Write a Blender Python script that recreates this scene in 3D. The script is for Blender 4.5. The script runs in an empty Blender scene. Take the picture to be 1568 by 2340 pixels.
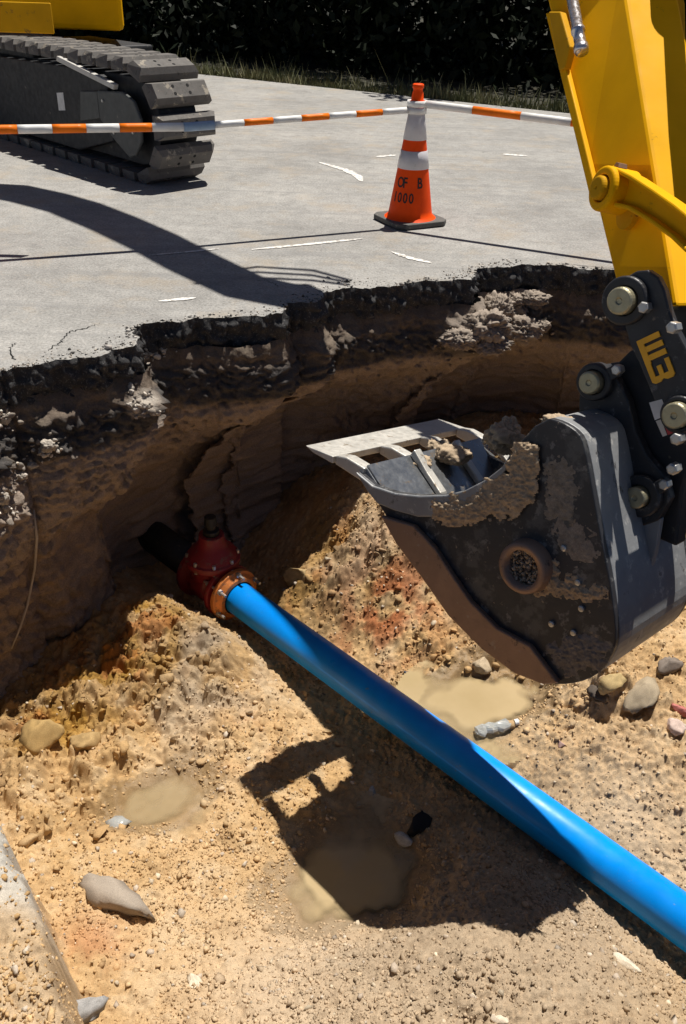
import bpy, bmesh, math, random
import numpy as np
from mathutils import Vector, Matrix, geometry
from math import radians, sin, cos, pi
random.seed(7); rng = np.random.default_rng(11)
sc = bpy.context.scene; COL = sc.collection

# ------------------------------------------------------------------ camera, sky, sun, exposure
CAM_H = 1.65; PITCH = radians(32); FPX = 2026.0; ROLL = radians(1.8)      # FPX: focal length in units of a 1568 x 2340 picture
fwd = np.array([0, cos(PITCH), -sin(PITCH)]); up0 = np.array([0, sin(PITCH), cos(PITCH)]); rt0 = np.array([1.0, 0, 0])
RT = rt0*cos(ROLL)+up0*sin(ROLL); UP = -rt0*sin(ROLL)+up0*cos(ROLL); CC = np.array([0, 0, CAM_H])
cam = bpy.data.cameras.new('camera'); camo = bpy.data.objects.new('camera', cam); COL.objects.link(camo)
cam.sensor_fit = 'VERTICAL'; cam.angle = 2*math.atan(1170/FPX); cam.clip_start = .05; cam.clip_end = 600
camo.matrix_world = Matrix(((RT[0], UP[0], -fwd[0], 0), (RT[1], UP[1], -fwd[1], 0), (RT[2], UP[2], -fwd[2], CAM_H), (0, 0, 0, 1)))
sc.camera = camo
SUN = np.array([.19, .30, 1.0]); SUN /= np.linalg.norm(SUN)
world = bpy.data.worlds.new('World'); sc.world = world; world.use_nodes = True
wn = world.node_tree.nodes; bg = wn['Background']; sky = wn.new('ShaderNodeTexSky'); sky.sky_type = 'NISHITA'; sky.sun_disc = False
sky.sun_elevation = math.asin(SUN[2]); sky.sun_rotation = math.atan2(SUN[0], SUN[1]); sky.air_density = .5; sky.dust_density = .4; sky.ozone_density = 1.0
world.node_tree.links.new(sky.outputs[0], bg.inputs[0]); bg.inputs[1].default_value = .05
sl = bpy.data.lights.new('sun', 'SUN'); sl.energy = 5.0; sl.angle = radians(.5); sl.color = (1, .955, .88)
so = bpy.data.objects.new('sun', sl); COL.objects.link(so); so.rotation_euler = Vector(SUN).to_track_quat('Z', 'Y').to_euler()
sc.view_settings.view_transform = 'Standard'; sc.view_settings.look = 'None'; sc.view_settings.exposure = .29; sc.view_settings.gamma = 1
sc.render.resolution_x = 686; sc.render.resolution_y = 1024

def ray(x, y): return fwd + RT*((x-784)/FPX) - UP*((y-1170)/FPX)
def atz(x, y, z=0.0):
    d = ray(x, y); return CC + d*((z-CAM_H)/d[2])
def atd(x, y, d): return CC + ray(x, y)*d

# ------------------------------------------------------------------ noise
def _h(ix, iy, iz, seed):
    n = (ix.astype(np.int64)*374761393 + iy.astype(np.int64)*668265263 + iz.astype(np.int64)*2147483647 + seed*974634777) & 0xffffffff
    n = ((n ^ (n >> 13))*1274126177) & 0xffffffff
    n = ((n ^ (n >> 16))*2246822519) & 0xffffffff
    return ((n ^ (n >> 15)) & 0xffff)/65535.0
def vnoise(p, seed=0):
    i = np.floor(p); f = p-i; f = f*f*f*(f*(f*6-15)+10); i = i.astype(np.int64)
    x, y, z = i[:, 0], i[:, 1], i[:, 2]; fx, fy, fz = f[:, 0], f[:, 1], f[:, 2]
    def L(a, b, t): return a+(b-a)*t
    c = lambda a, b, d: _h(x+a, y+b, z+d, seed)
    r = L(L(L(c(0,0,0), c(1,0,0), fx), L(c(0,1,0), c(1,1,0), fx), fy), L(L(c(0,0,1), c(1,0,1), fx), L(c(0,1,1), c(1,1,1), fx), fy), fz)
    return r*2-1
def vnoise2(p, seed=0):
    i = np.floor(p); f = p-i; f = f*f*f*(f*(f*6-15)+10); i = i.astype(np.int64)
    x, y = i[:, 0], i[:, 1]; fx, fy = f[:, 0], f[:, 1]; o = np.zeros_like(x)
    c = lambda a, b: _h(x+a, y+b, o, seed)
    a = c(0,0)+(c(1,0)-c(0,0))*fx; b = c(0,1)+(c(1,1)-c(0,1))*fx
    return (a+(b-a)*fy)*2-1
def fbm(p, octs=4, seed=0, gain=.5):
    s = 0; a = 1; t = 0; fn = vnoise2 if p.shape[1] == 2 else vnoise
    for k in range(octs): s = s+a*fn(p*2.03**k+17.3*k, seed+k); t += a; a *= gain
    return s/t
def voro(p, seed=0):
    """nearest / second nearest distance and cell value of a jittered grid"""
    i = np.floor(p).astype(np.int64); d1 = np.full(len(p), 9.0); d2 = np.full(len(p), 9.0); v = np.zeros(len(p)); tl = np.zeros(len(p)); o = np.zeros(len(p), np.int64)
    for a in (-1, 0, 1):
        for b in (-1, 0, 1):
            cx = i[:, 0]+a; cy = i[:, 1]+b
            px = cx+.1+.8*_h(cx, cy, o, seed); py = cy+.1+.8*_h(cx, cy, o+1, seed)
            d = np.hypot(px-p[:, 0], py-p[:, 1]); hv = _h(cx, cy, o+2, seed)
            nb = d < d1; d2 = np.where(nb, d1, np.minimum(d2, d)); v = np.where(nb, hv, v); an = 6.283*_h(cx, cy, o+3, seed); tl = np.where(nb, (p[:, 0]-px)*np.cos(an)+(p[:, 1]-py)*np.sin(an), tl); d1 = np.where(nb, d, d1)
    return d1, d2, v, tl
def sstep(a, b, x):
    t = np.clip((x-a)/(b-a), 0, 1); return t*t*(3-2*t)

# ------------------------------------------------------------------ object helpers
def mesh_arr(name, V, F, mat=None, smooth=False, col=None, attrs=None):
    me = bpy.data.meshes.new(name); V = np.asarray(V, np.float32); F = np.asarray(F, np.int32); k = F.shape[1]
    me.vertices.add(len(V)); me.vertices.foreach_set('co', V.ravel()); me.loops.add(F.size); me.loops.foreach_set('vertex_index', F.ravel())
    me.polygons.add(len(F)); me.polygons.foreach_set('loop_start', np.arange(0, F.size, k, dtype=np.int32)); me.polygons.foreach_set('loop_total', np.full(len(F), k, np.int32))
    if smooth: me.polygons.foreach_set('use_smooth', np.ones(len(F), bool))
    me.update(calc_edges=True)
    if col is not None:
        a = me.color_attributes.new('col', 'FLOAT_COLOR', 'POINT'); c = np.ones((len(V), 4), np.float32); c[:, :3] = col; a.data.foreach_set('color', c.ravel())
    for nm, arr in (attrs or {}).items():
        a = me.attributes.new(nm, 'FLOAT', 'POINT'); a.data.foreach_set('value', np.asarray(arr, np.float32))
    if mat: me.materials.append(mat)
    return me
def tag(o, label=None, cat=None, group=None, kind=None):
    if label: o['label'] = label
    if cat: o['category'] = cat
    if group: o['group'] = group
    if kind: o['kind'] = kind
    return o
def link(name, me, parent=None, label=None):
    o = bpy.data.objects.new(name, me); COL.objects.link(o)
    if parent is not None:
        o.parent = parent
        if parent.parent is None and parent.type == 'EMPTY' and parent.get('worldparts'): o.matrix_parent_inverse = Matrix.Translation(-Vector(parent.location))
    if label: o['label'] = label
    return o
def thing(name, loc, label, cat, group=None, worldparts=False):
    o = bpy.data.objects.new(name, None); COL.objects.link(o); o.location = Vector(loc); o.empty_display_size = .1
    if worldparts: o['worldparts'] = 1
    return tag(o, label, cat, group)
def bevel(o, w=.004, seg=2, ang=35):
    m = o.modifiers.new('bevel', 'BEVEL'); m.width = w; m.segments = seg; m.limit_method = 'ANGLE'; m.angle_limit = radians(ang); m.harden_normals = False; return o
def bm_obj(name, bm, mat, parent=None, smooth=False, bev=0, label=None):
    bmesh.ops.recalc_face_normals(bm, faces=bm.faces); me = bpy.data.meshes.new(name); bm.to_mesh(me); bm.free()
    if smooth:
        for p in me.polygons: p.use_smooth = True
    for m in (mat if isinstance(mat, (list, tuple)) else [mat]): me.materials.append(m)
    o = link(name, me, parent, label)
    if bev: bevel(o, bev)
    return o
def V3(a): return Vector((float(a[0]), float(a[1]), float(a[2])))
def add_prism(bm, pts, vec, mi=0):
    vec = V3(vec); a = [bm.verts.new(V3(p)) for p in pts]; b = [bm.verts.new(V3(p)+vec) for p in pts]; n = len(a)
    fs = [bm.faces.new(a), bm.faces.new(b[::-1])]+[bm.faces.new((a[i], b[i], b[(i+1) % n], a[(i+1) % n])) for i in range(n)]
    for f in fs: f.material_index = mi
    return fs
def add_strip(bm, A, B, vec, vecs=None):
    """closed solid between two polylines A and B (same length), extruded along vec"""
    n = len(A); vv = [V3(v) for v in vecs] if vecs else [V3(vec)]*n
    a0 = [bm.verts.new(V3(p)) for p in A]; b0 = [bm.verts.new(V3(p)) for p in B]; a1 = [bm.verts.new(V3(p)+v) for p, v in zip(A, vv)]; b1 = [bm.verts.new(V3(p)+v) for p, v in zip(B, vv)]
    for i in range(n-1):
        bm.faces.new((a0[i], a0[i+1], b0[i+1], b0[i])); bm.faces.new((a1[i], b1[i], b1[i+1], a1[i+1]))
        bm.faces.new((a0[i], a1[i], a1[i+1], a0[i+1])); bm.faces.new((b0[i], b0[i+1], b1[i+1], b1[i]))
    for i in (0, n-1): bm.faces.new((a0[i], b0[i], b1[i], a1[i]))
def frame_of(ax):
    ax = V3(ax).normalized(); r = Vector((0, 0, 1)) if abs(ax.z) < .9 else Vector((1, 0, 0)); x = r.cross(ax).normalized(); return x, ax.cross(x), ax
def add_lathe(bm, c, ax, prof, n=28, mi=0, cap=True):
    """prof: list of (distance along axis, radius)"""
    x, y, z = frame_of(ax); c = V3(c); rings = []
    for d, r in prof: rings.append([bm.verts.new(c+z*d+(x*cos(2*pi*k/n)+y*sin(2*pi*k/n))*max(r, 1e-5)) for k in range(n)])
    fs = []
    for a, b in zip(rings, rings[1:]):
        for k in range(n): fs.append(bm.faces.new((a[k], a[(k+1) % n], b[(k+1) % n], b[k])))
    if cap: fs += [bm.faces.new(rings[0][::-1]), bm.faces.new(rings[-1])]
    for f in fs: f.material_index = mi
    return fs
def add_tube(bm, pts, r, n=10, mi=0):
    pts = [V3(p) for p in pts]; rs = r if isinstance(r, (list, tuple)) else [r]*len(pts); rings = []
    x = None
    for i, p in enumerate(pts):
        t = (pts[min(i+1, len(pts)-1)]-pts[max(i-1, 0)]).normalized()
        if x is None: x = frame_of(t)[0]
        x = (x-t*x.dot(t)).normalized(); y = t.cross(x)
        rings.append([bm.verts.new(p+(x*cos(2*pi*k/n)+y*sin(2*pi*k/n))*rs[i]) for k in range(n)])
    for a, b in zip(rings, rings[1:]):
        for k in range(n): bm.faces.new((a[k], a[(k+1) % n], b[(k+1) % n], b[k])).material_index = mi
    bm.faces.new(rings[0][::-1]).material_index = mi; bm.faces.new(rings[-1]).material_index = mi
def add_box(bm, M, sx, sy, sz, mi=0):
    vs = [bm.verts.new(M @ Vector((x*sx/2, y*sy/2, z*sz/2))) for x in (-1, 1) for y in (-1, 1) for z in (-1, 1)]
    for f in ((0,1,3,2), (4,6,7,5), (0,4,5,1), (2,3,7,6), (0,2,6,4), (1,5,7,3)): bm.faces.new([vs[i] for i in f]).material_index = mi

# ------------------------------------------------------------------ materials
def nt(name):
    m = bpy.data.materials.new(name); m.use_nodes = True; t = m.node_tree; return m, t, t.nodes['Principled BSDF']
def noise(t, scale, detail=4, rough=.55, vec=None):
    n = t.nodes.new('ShaderNodeTexNoise'); n.inputs['Scale'].default_value = scale; n.inputs['Detail'].default_value = detail; n.inputs['Roughness'].default_value = rough
    if vec is None:
        g = t.nodes.get('geo') or t.nodes.new('ShaderNodeNewGeometry'); g.name = 'geo'; vec = g.outputs['Position']
    t.links.new(vec, n.inputs['Vector']); return n.outputs['Fac']
def ramp(t, fac, stops):
    r = t.nodes.new('ShaderNodeValToRGB'); e = r.color_ramp.elements
    while len(e) < len(stops): e.new(.5)
    for k, (p, c) in enumerate(stops): e[k].position = p; e[k].color = (*c, 1) if not np.isscalar(c) else (c, c, c, 1)
    t.links.new(fac, r.inputs[0]); return r.outputs[0]
def mixc(t, fac, a, b, mode='MIX'):
    m = t.nodes.new('ShaderNodeMix'); m.data_type = 'RGBA'; m.blend_type = mode
    for s, v in ((m.inputs['Factor'], fac), (m.inputs['A'], a), (m.inputs['B'], b)):
        if isinstance(v, bpy.types.NodeSocket): t.links.new(v, s)
        elif s.type == 'RGBA': s.default_value = (*v, 1)
        else: s.default_value = v
    return m.outputs['Result']
def bump(t, bs, h, strength=.3, dist=.01):
    b = t.nodes.new('ShaderNodeBump'); b.inputs['Strength'].default_value = strength; b.inputs['Distance'].default_value = dist
    t.links.new(h, b.inputs['Height'])
    if bs.inputs['Normal'].is_linked: t.links.new(bs.inputs['Normal'].links[0].from_socket, b.inputs['Normal'])
    t.links.new(b.outputs[0], bs.inputs['Normal'])
def simple(name, c, rough=.5, metal=0, spots=None, sc_=8, bumpv=.1, bs_=60):
    """painted / plain stuff with faint mottling; spots = (colour, amount 0..1, scale) of dirt or wear"""
    m, t, b = nt(name); c = np.array(c)
    col = ramp(t, noise(t, sc_, 5), [(.3, tuple(c*.86)), (.7, tuple(np.minimum(c*1.1, 1)))])
    for sp in (spots or []):
        f = ramp(t, noise(t, sp[2], 7, .68), [(.72-sp[1]*.4, 0), (.78-sp[1]*.4, 1)]); col = mixc(t, f, col, sp[0])
    t.links.new(col, b.inputs['Base Color']); b.inputs['Metallic'].default_value = metal
    t.links.new(ramp(t, noise(t, sc_*3, 4), [(.25, max(rough-.1, .03)), (.75, min(rough+.14, 1))]), b.inputs['Roughness'])
    if bumpv: bump(t, b, noise(t, bs_, 4), bumpv, .004)
    return m
def vcol_mat(name, rough=.92, fine=220, bstr=.5, bd=.006):
    m, t, b = nt(name); a = t.nodes.new('ShaderNodeVertexColor'); a.layer_name = 'col'
    c = mixc(t, 1.0, a.outputs[0], ramp(t, noise(t, fine, 3, .6), [(.28, .72), (.72, 1.22)]), 'MULTIPLY')
    t.links.new(c, b.inputs['Base Color']); b.inputs['Roughness'].default_value = rough; b.inputs['Specular IOR Level'].default_value = .25
    bump(t, b, noise(t, fine*.7, 5, .65), bstr, bd)
    return m, t, b
M = {}
M['soil'], t, b = vcol_mat('soil', .95, 260, .55, .006)
w = t.nodes.new('ShaderNodeAttribute'); w.attribute_name = 'wet'
t.links.new(ramp(t, w.outputs['Fac'], [(0, .95), (1, .38)]), b.inputs['Roughness'])
M['wall'], _, _ = vcol_mat('pit_wall', .95, 120, .6, .012)
M['stone'], _, _ = vcol_mat('stones', .85, 300, .25, .003)
# road
m, t, b = nt('worn_asphalt'); M['road'] = m
c = ramp(t, noise(t, .9, 6, .65), [(.3, (.235, .226, .212)), (.5, (.305, .295, .277)), (.72, (.37, .355, .33))])
c = mixc(t, 1.0, c, ramp(t, noise(t, 62, 4, .75), [(.3, .62), (.5, 1.0), (.7, 1.32)]), 'MULTIPLY')
c = mixc(t, 1.0, c, ramp(t, noise(t, 9, 5, .7), [(.3, .84), (.7, 1.14)]), 'MULTIPLY')
vo = t.nodes.new('ShaderNodeTexVoronoi'); vo.inputs['Scale'].default_value = 75; t.links.new(t.nodes['geo'].outputs['Position'], vo.inputs['Vector'])
c = mixc(t, ramp(t, vo.outputs['Distance'], [(.12, .55), (.25, 0)]), c, (.52, .49, .45))
c = mixc(t, ramp(t, noise(t, 2.2, 7, .7), [(.52, 0), (.7, .55)]), c, (.37, .30, .215))          # dusty clay smears
c = mixc(t, ramp(t, noise(t, 5, 9, .78), [(.54, 0), (.7, .7)]), c, (.17, .163, .154))
mp = t.nodes.new('ShaderNodeMapping'); mp.inputs['Rotation'].default_value = (0, 0, radians(-16)); mp.inputs['Scale'].default_value = (.35, 9, 1)
t.links.new(t.nodes['geo'].outputs['Position'], mp.inputs['Vector'])
c = mixc(t, ramp(t, noise(t, .8, 4, .6, mp.outputs[0]), [(.54, 0), (.68, .5)]), c, (.22, .215, .21))   # tyre streaks
t.links.new(c, b.inputs['Base Color']); b.inputs['Roughness'].default_value = .9; b.inputs['Specular IOR Level'].default_value = .3
bump(t, b, noise(t, 85, 4, .7), .7, .007); bump(t, b, vo.outputs['Distance'], .4, .005)
M['asphalt'] = simple('broken_asphalt', (.035, .034, .035), .82, 0, [((.13, .125, .12), .42, 90), ((.3, .28, .25), .1, 160)], 30, .8, 110)
M['yellow'] = simple('machine_yellow', (.80, .40, .001), .55, 0, [((.30, .17, .02), .16, 9)], 3, .04, 40)
M['yellow2'] = simple('weathered_yellow', (.62, .32, .008), .6, 0, [((.22, .12, .03), .3, 12)], 5, .06, 40)
for k_ in ('yellow', 'yellow2'): M[k_].node_tree.nodes['Principled BSDF'].inputs['Specular IOR Level'].default_value = .08
M['black'] = simple('black_paint', (.022, .022, .025), .45, 0, [((.16, .13, .10), .22, 11), ((.09, .09, .095), .33, 26)], 6, .12, 50)
M['bucket'] = simple('bucket_paint', (.034, .034, .038), .42, .1, [((.075, .075, .075), .5, 7), ((.14, .138, .135), .36, 16), ((.36, .27, .18), .27, 5.5), ((.34, .28, .21), .2, 30)], 6, .25, 45)
M['shell'] = simple('scuffed_steel', (.27, .275, .28), .5, .2, [((.46, .45, .43), .35, 18), ((.07, .07, .075), .28, 9), ((.36, .28, .18), .14, 12)], 9, .25, 60)
M['polished'] = simple('worn_bright_steel', (.62, .59, .53), .42, .4, [((.33, .27, .20), .3, 20), ((.16, .15, .14), .2, 33)], 14, .2, 80)
M['inner'] = simple('inner_steel', (.30, .31, .32), .32, .8, [((.40, .30, .20), .3, 16)], 10, .2, 60)
M['wear'] = simple('worn_brown_steel', (.30, .19, .13), .48, .3, [((.34, .27, .22), .25, 26), ((.09, .06, .045), .3, 14)], 9, .25, 70)
M['pin'] = simple('zinc_pin', (.42, .38, .25), .42, .7, [((.22, .15, .08), .2, 60)], 30, .08, 90)
M['zinc'] = simple('zinc_bolt', (.50, .49, .47), .35, .75, None, 30, .05, 90)
M['chrome'] = simple('chrome_rod', (.62, .60, .62), .25, .9, [((.35, .32, .33), .2, 50)], 30, .05, 90)
M['logo'] = simple('logo_yellow', (.85, .42, .01), .45, 0, None, 20, 0)
M['white'] = simple('white_plastic', (.80, .79, .76), .45, 0, [((.5, .48, .44), .15, 30)], 9, .05)
M['orange'] = simple('orange_plastic', (.90, .20, .012), .42, 0, [((.55, .12, .02), .15, 24)], 9, .05)
M['cone'] = simple('cone_orange', (1.0, .08, .003), .5, 0, [((.55, .08, .03), .12, 20)], 9, .05)
for k_ in ('cone', 'orange'): M[k_].node_tree.nodes['Principled BSDF'].inputs['Specular IOR Level'].default_value = .15
M['reflect'] = simple('reflective_sleeve', (.62, .60, .62), .4, 0, [((.42, .40, .40), .22, 30)], 9, .05)
M['rubber'] = simple('grey_rubber', (.10, .098, .09), .8, 0, [((.22, .20, .17), .3, 26)], 12, .2)
M['ink'] = simple('black_ink', (.03, .018, .015), .7, 0, None, 9, 0)
M['clear_patch'] = simple('blue_grey_joint', (.30, .42, .58), .35, 0, None, 20, 0)
M['pvc'] = simple('blue_pvc', (.0, .285, .95), .36, 0, [((.12, .27, .55), .18, 26)], 5, .03, 90)
M['pvc'].node_tree.nodes['Principled BSDF'].inputs['Specular IOR Level'].default_value = .35
M['red'] = simple('red_epoxy', (.21, .012, .018), .5, 0, [((.16, .07, .05), .38, 22)], 12, .1, 40)
M['brass'] = simple('orange_gland', (.60, .20, .05), .42, .3, [((.28, .13, .06), .4, 30)], 20, .15, 90)
M['iron'] = simple('black_iron', (.02, .02, .02), .55, .3, [((.1, .07, .05), .25, 30)], 12, .2)
M['track'] = simple('dusty_track_pad', (.13, .12, .11), .85, 0, [((.33, .29, .23), .36, 9), ((.07, .065, .06), .3, 22)], 14, .35, 60)
M['hole'] = simple('dark_hole', (.006, .006, .006), .9, 0, None, 9, 0)
M['frame'] = simple('dark_undercarriage', (.014, .015, .018), .6, 0, [((.12, .11, .09), .2, 8)], 7, .1)
M['cover'] = simple('grey_cover', (.075, .08, .078), .55, 0, [((.2, .18, .15), .15, 14)], 7, .08)
M['trim'] = simple('pale_trim', (.55, .53, .49), .5, 0, [((.3, .28, .25), .2, 30)], 9, .05)
M['decal_white'] = simple('white_decal', (.62, .62, .62), .4, 0, None, 20, 0)
M['decal_red'] = simple('red_decal', (.45, .02, .03), .4, 0, None, 20, 0)
M['paint'] = simple('road_paint', (.72, .70, .66), .8, 0, [((.40, .37, .33), .52, 26)], 30, .3, 140)
M['root'] = simple('pale_root', (.50, .43, .34), .8, 0, None, 20, .1)
M['clear'] = simple('crushed_clear_plastic', (.72, .74, .72), .12, 0, None, 30, 0); M['clear'].node_tree.nodes['Principled BSDF'].inputs['Transmission Weight'].default_value = .55
M['teal'] = simple('teal_plastic', (.01, .25, .22), .35, 0, None, 30, 0)
M['bark'] = simple('bark', (.07, .055, .04), .9, 0, None, 12, .6, 18)
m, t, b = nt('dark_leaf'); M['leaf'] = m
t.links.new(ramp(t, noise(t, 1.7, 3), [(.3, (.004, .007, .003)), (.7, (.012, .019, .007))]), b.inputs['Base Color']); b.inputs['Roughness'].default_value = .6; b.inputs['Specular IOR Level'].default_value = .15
m, t, b = nt('verge_grass'); M['grass'] = m
t.links.new(ramp(t, noise(t, 2.5, 4), [(.3, (.08, .10, .035)), (.5, (.17, .17, .075)), (.72, (.32, .28, .16))]), b.inputs['Base Color']); b.inputs['Roughness'].default_value = .8
M['ground'] = simple('woodland_floor', (.03, .028, .015), .95, 0, [((.06, .05, .028), .35, 3)], 2, .4, 12)
# muddy water: silt carries the colour, the surface stays a mirror
m, t, b = nt('muddy_water'); M['water'] = m
t.links.new(ramp(t, noise(t, 3.0, 4), [(.3, (.38, .285, .15)), (.7, (.46, .35, .20))]), b.inputs['Base Color']); b.inputs['Roughness'].default_value = .05; b.inputs['IOR'].default_value = 1.33
da = t.nodes.new('ShaderNodeAttribute'); da.attribute_name = 'depth'; t.links.new(ramp(t, da.outputs['Fac'], [(0, .04), (.012, .35), (.042, .96)]), b.inputs['Alpha'])      # silt: thin water shows the bed
bump(t, b, noise(t, 14, 2), .05, .01)

# ------------------------------------------------------------------ the pit: rim, floor, walls
rim_px = [(0,845),(60,840),(130,825),(200,815),(250,805),(300,790),(318,770),(300,745),(380,735),(480,727),(580,722),(640,715),(655,692),(728,690),(738,666),(800,660),(870,655),(950,645),(1010,640),(1075,635),(1085,612),(1150,610),(1200,603),(1270,605),(1330,615),(1405,618),(1500,632)]
rim = [tuple(atz(*p)[:2]) for p in rim_px]+[(2.4,5.35),(2.75,4.7),(2.85,3.6),(2.6,2.2),(2.0,1.2),(1.3,.6),(.5,.45),(-.5,.5),(-.85,.9),(-1.25,1.6),(-1.6,2.4),(-1.74,3.3)]
rim = np.array(rim)
def resample(P, step):
    Q = np.vstack([P, P[:1]]); out = []
    for a, b in zip(Q, Q[1:]):
        n = max(1, int(np.linalg.norm(b-a)/step)); out += [a+(b-a)*k/n for k in range(n)]
    return np.array(out)
RIM = resample(rim, .0125)
tg = np.roll(RIM, -3, 0)-np.roll(RIM, 3, 0); tg /= np.linalg.norm(tg, axis=1)[:, None]
NRM = np.stack([-tg[:, 1], tg[:, 0]], 1)
cen = np.array([.4, 3.0]); NRM *= np.sign(np.sum(NRM*(RIM-cen), 1))[:, None]        # outward, away from the pit
for _ in range(6): NRM = (np.roll(NRM, 2, 0)+NRM+np.roll(NRM, -2, 0)); NRM /= np.linalg.norm(NRM, axis=1)[:, None]
jag = .034*fbm(RIM*5, 3, 3)+.024*fbm(RIM*17, 2, 5)+.010*vnoise2(RIM*55, 9)
RIMJ = RIM+NRM*jag[:, None]
NS = len(RIM)

ctrl = [(30,1850,-1.55),(60,1700,-1.68),(160,1560,-1.68),(280,1450,-1.58),(360,1370,-1.52),(430,1395,-1.47),(500,1430,-1.92),(540,1330,-1.92),(450,1260,-1.9),(620,1330,-1.75),(685,1320,-1.62),(740,1265,-1.58),(790,1130,-1.3),(800,1220,-1.42),
 (900,1350,-1.52),(1000,1450,-1.57),(1080,1610,-1.66),(1180,1560,-1.55),(1300,1560,-1.46),(1450,1580,-1.45),(1560,1500,-1.4),(1300,1760,-1.66),(1500,1800,-1.62),(1568,1650,-1.5),(690,1560,-1.84),(780,1690,-1.82),(880,1720,-1.8),(600,1650,-1.62),(450,1550,-1.51),
 (400,1650,-1.58),(250,1700,-1.6),(400,1840,-1.66),(150,1900,-1.56),(600,1850,-1.66),(850,1950,-1.78),(720,2060,-1.76),(950,1850,-1.72),(880,2120,-1.66),(1000,2110,-1.47),(1100,2050,-1.44),(1230,1960,-1.68),(1400,2085,-1.74),(1568,2225,-1.76),
 (1300,2150,-1.45),(1050,2250,-1.30),(784,2300,-1.40),(500,2250,-1.48),(300,2200,-1.55),(250,2050,-1.55),(1400,2300,-1.40),(700,1450,-1.84),(560,1420,-1.9)]
CP = np.array([atz(*c) for c in ctrl]); extra = np.array([[-2.2,2.5,-1.6],[-2.2,4,-1.7],[-1.4,4.9,-1.75],[-.5,5.3,-1.75],[.6,5.9,-1.3],[1.6,6.2,-1.3],[2.8,5.4,-1.3],[3,3,-1.4],[2.6,1.2,-1.5],[.5,.6,-1.5],[-.8,.8,-1.5],[1.2,5.0,-1.3],[1.8,4.2,-1.35]])
CP = np.vstack([CP, extra])
def tps(r2): return np.where(r2 > 1e-12, .5*r2*np.log(r2+1e-12), 0)
n = len(CP); K = tps(((CP[:, None, :2]-CP[None, :, :2])**2).sum(2))+np.eye(n)*.012
P = np.hstack([np.ones((n, 1)), CP[:, :2]]); S = np.zeros((n+3, n+3)); S[:n, :n] = K; S[:n, n:] = P; S[n:, :n] = P.T
W_ = np.linalg.solve(S, np.concatenate([CP[:, 2], np.zeros(3)]))
pud = [(atz(1080,1610,-1.64)[:2], .27, .13), (atz(790,2005,-1.72)[:2], .27, .25), (atz(385,1825,-1.64)[:2], .17, .11), (atz(1330,1530,-1.5)[:2], .1, .1)]
PUDZ = [-1.645, -1.735, -1.652]; SHALLOW = [.085, .085, .052]
ledge_px = [(-120,1760),(0,1860),(60,1965),(105,2080),(140,2200),(165,2340),(190,2500)]
LZ = -.92; LEDGE = np.array([atz(x, y, LZ)[:2] for x, y in ledge_px])
def sd_ledge(p):
    """signed distance to the ledge line, positive on the ledge (left / near) side"""
    best = np.full(len(p), 9.0); sg = np.ones(len(p))
    for a, b in zip(LEDGE, LEDGE[1:]):
        d = b-a; tt = np.clip(((p-a)@d)/(d@d), 0, 1); q = p-(a+tt[:, None]*d); dist = np.hypot(q[:, 0], q[:, 1]); s = np.sign(q[:, 0]*d[1]-q[:, 1]*d[0])
        nb = dist < best; best = np.where(nb, dist, best); sg = np.where(nb, s, sg)
    return best*sg
sgn_l = 1.0
if sd_ledge(np.array([[-1.6, 1.4]]))[0] < 0: sgn_l = -1.0
def zone(px, py, z, r):
    c = atz(px, py, z)[:2]; return c, r
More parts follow.
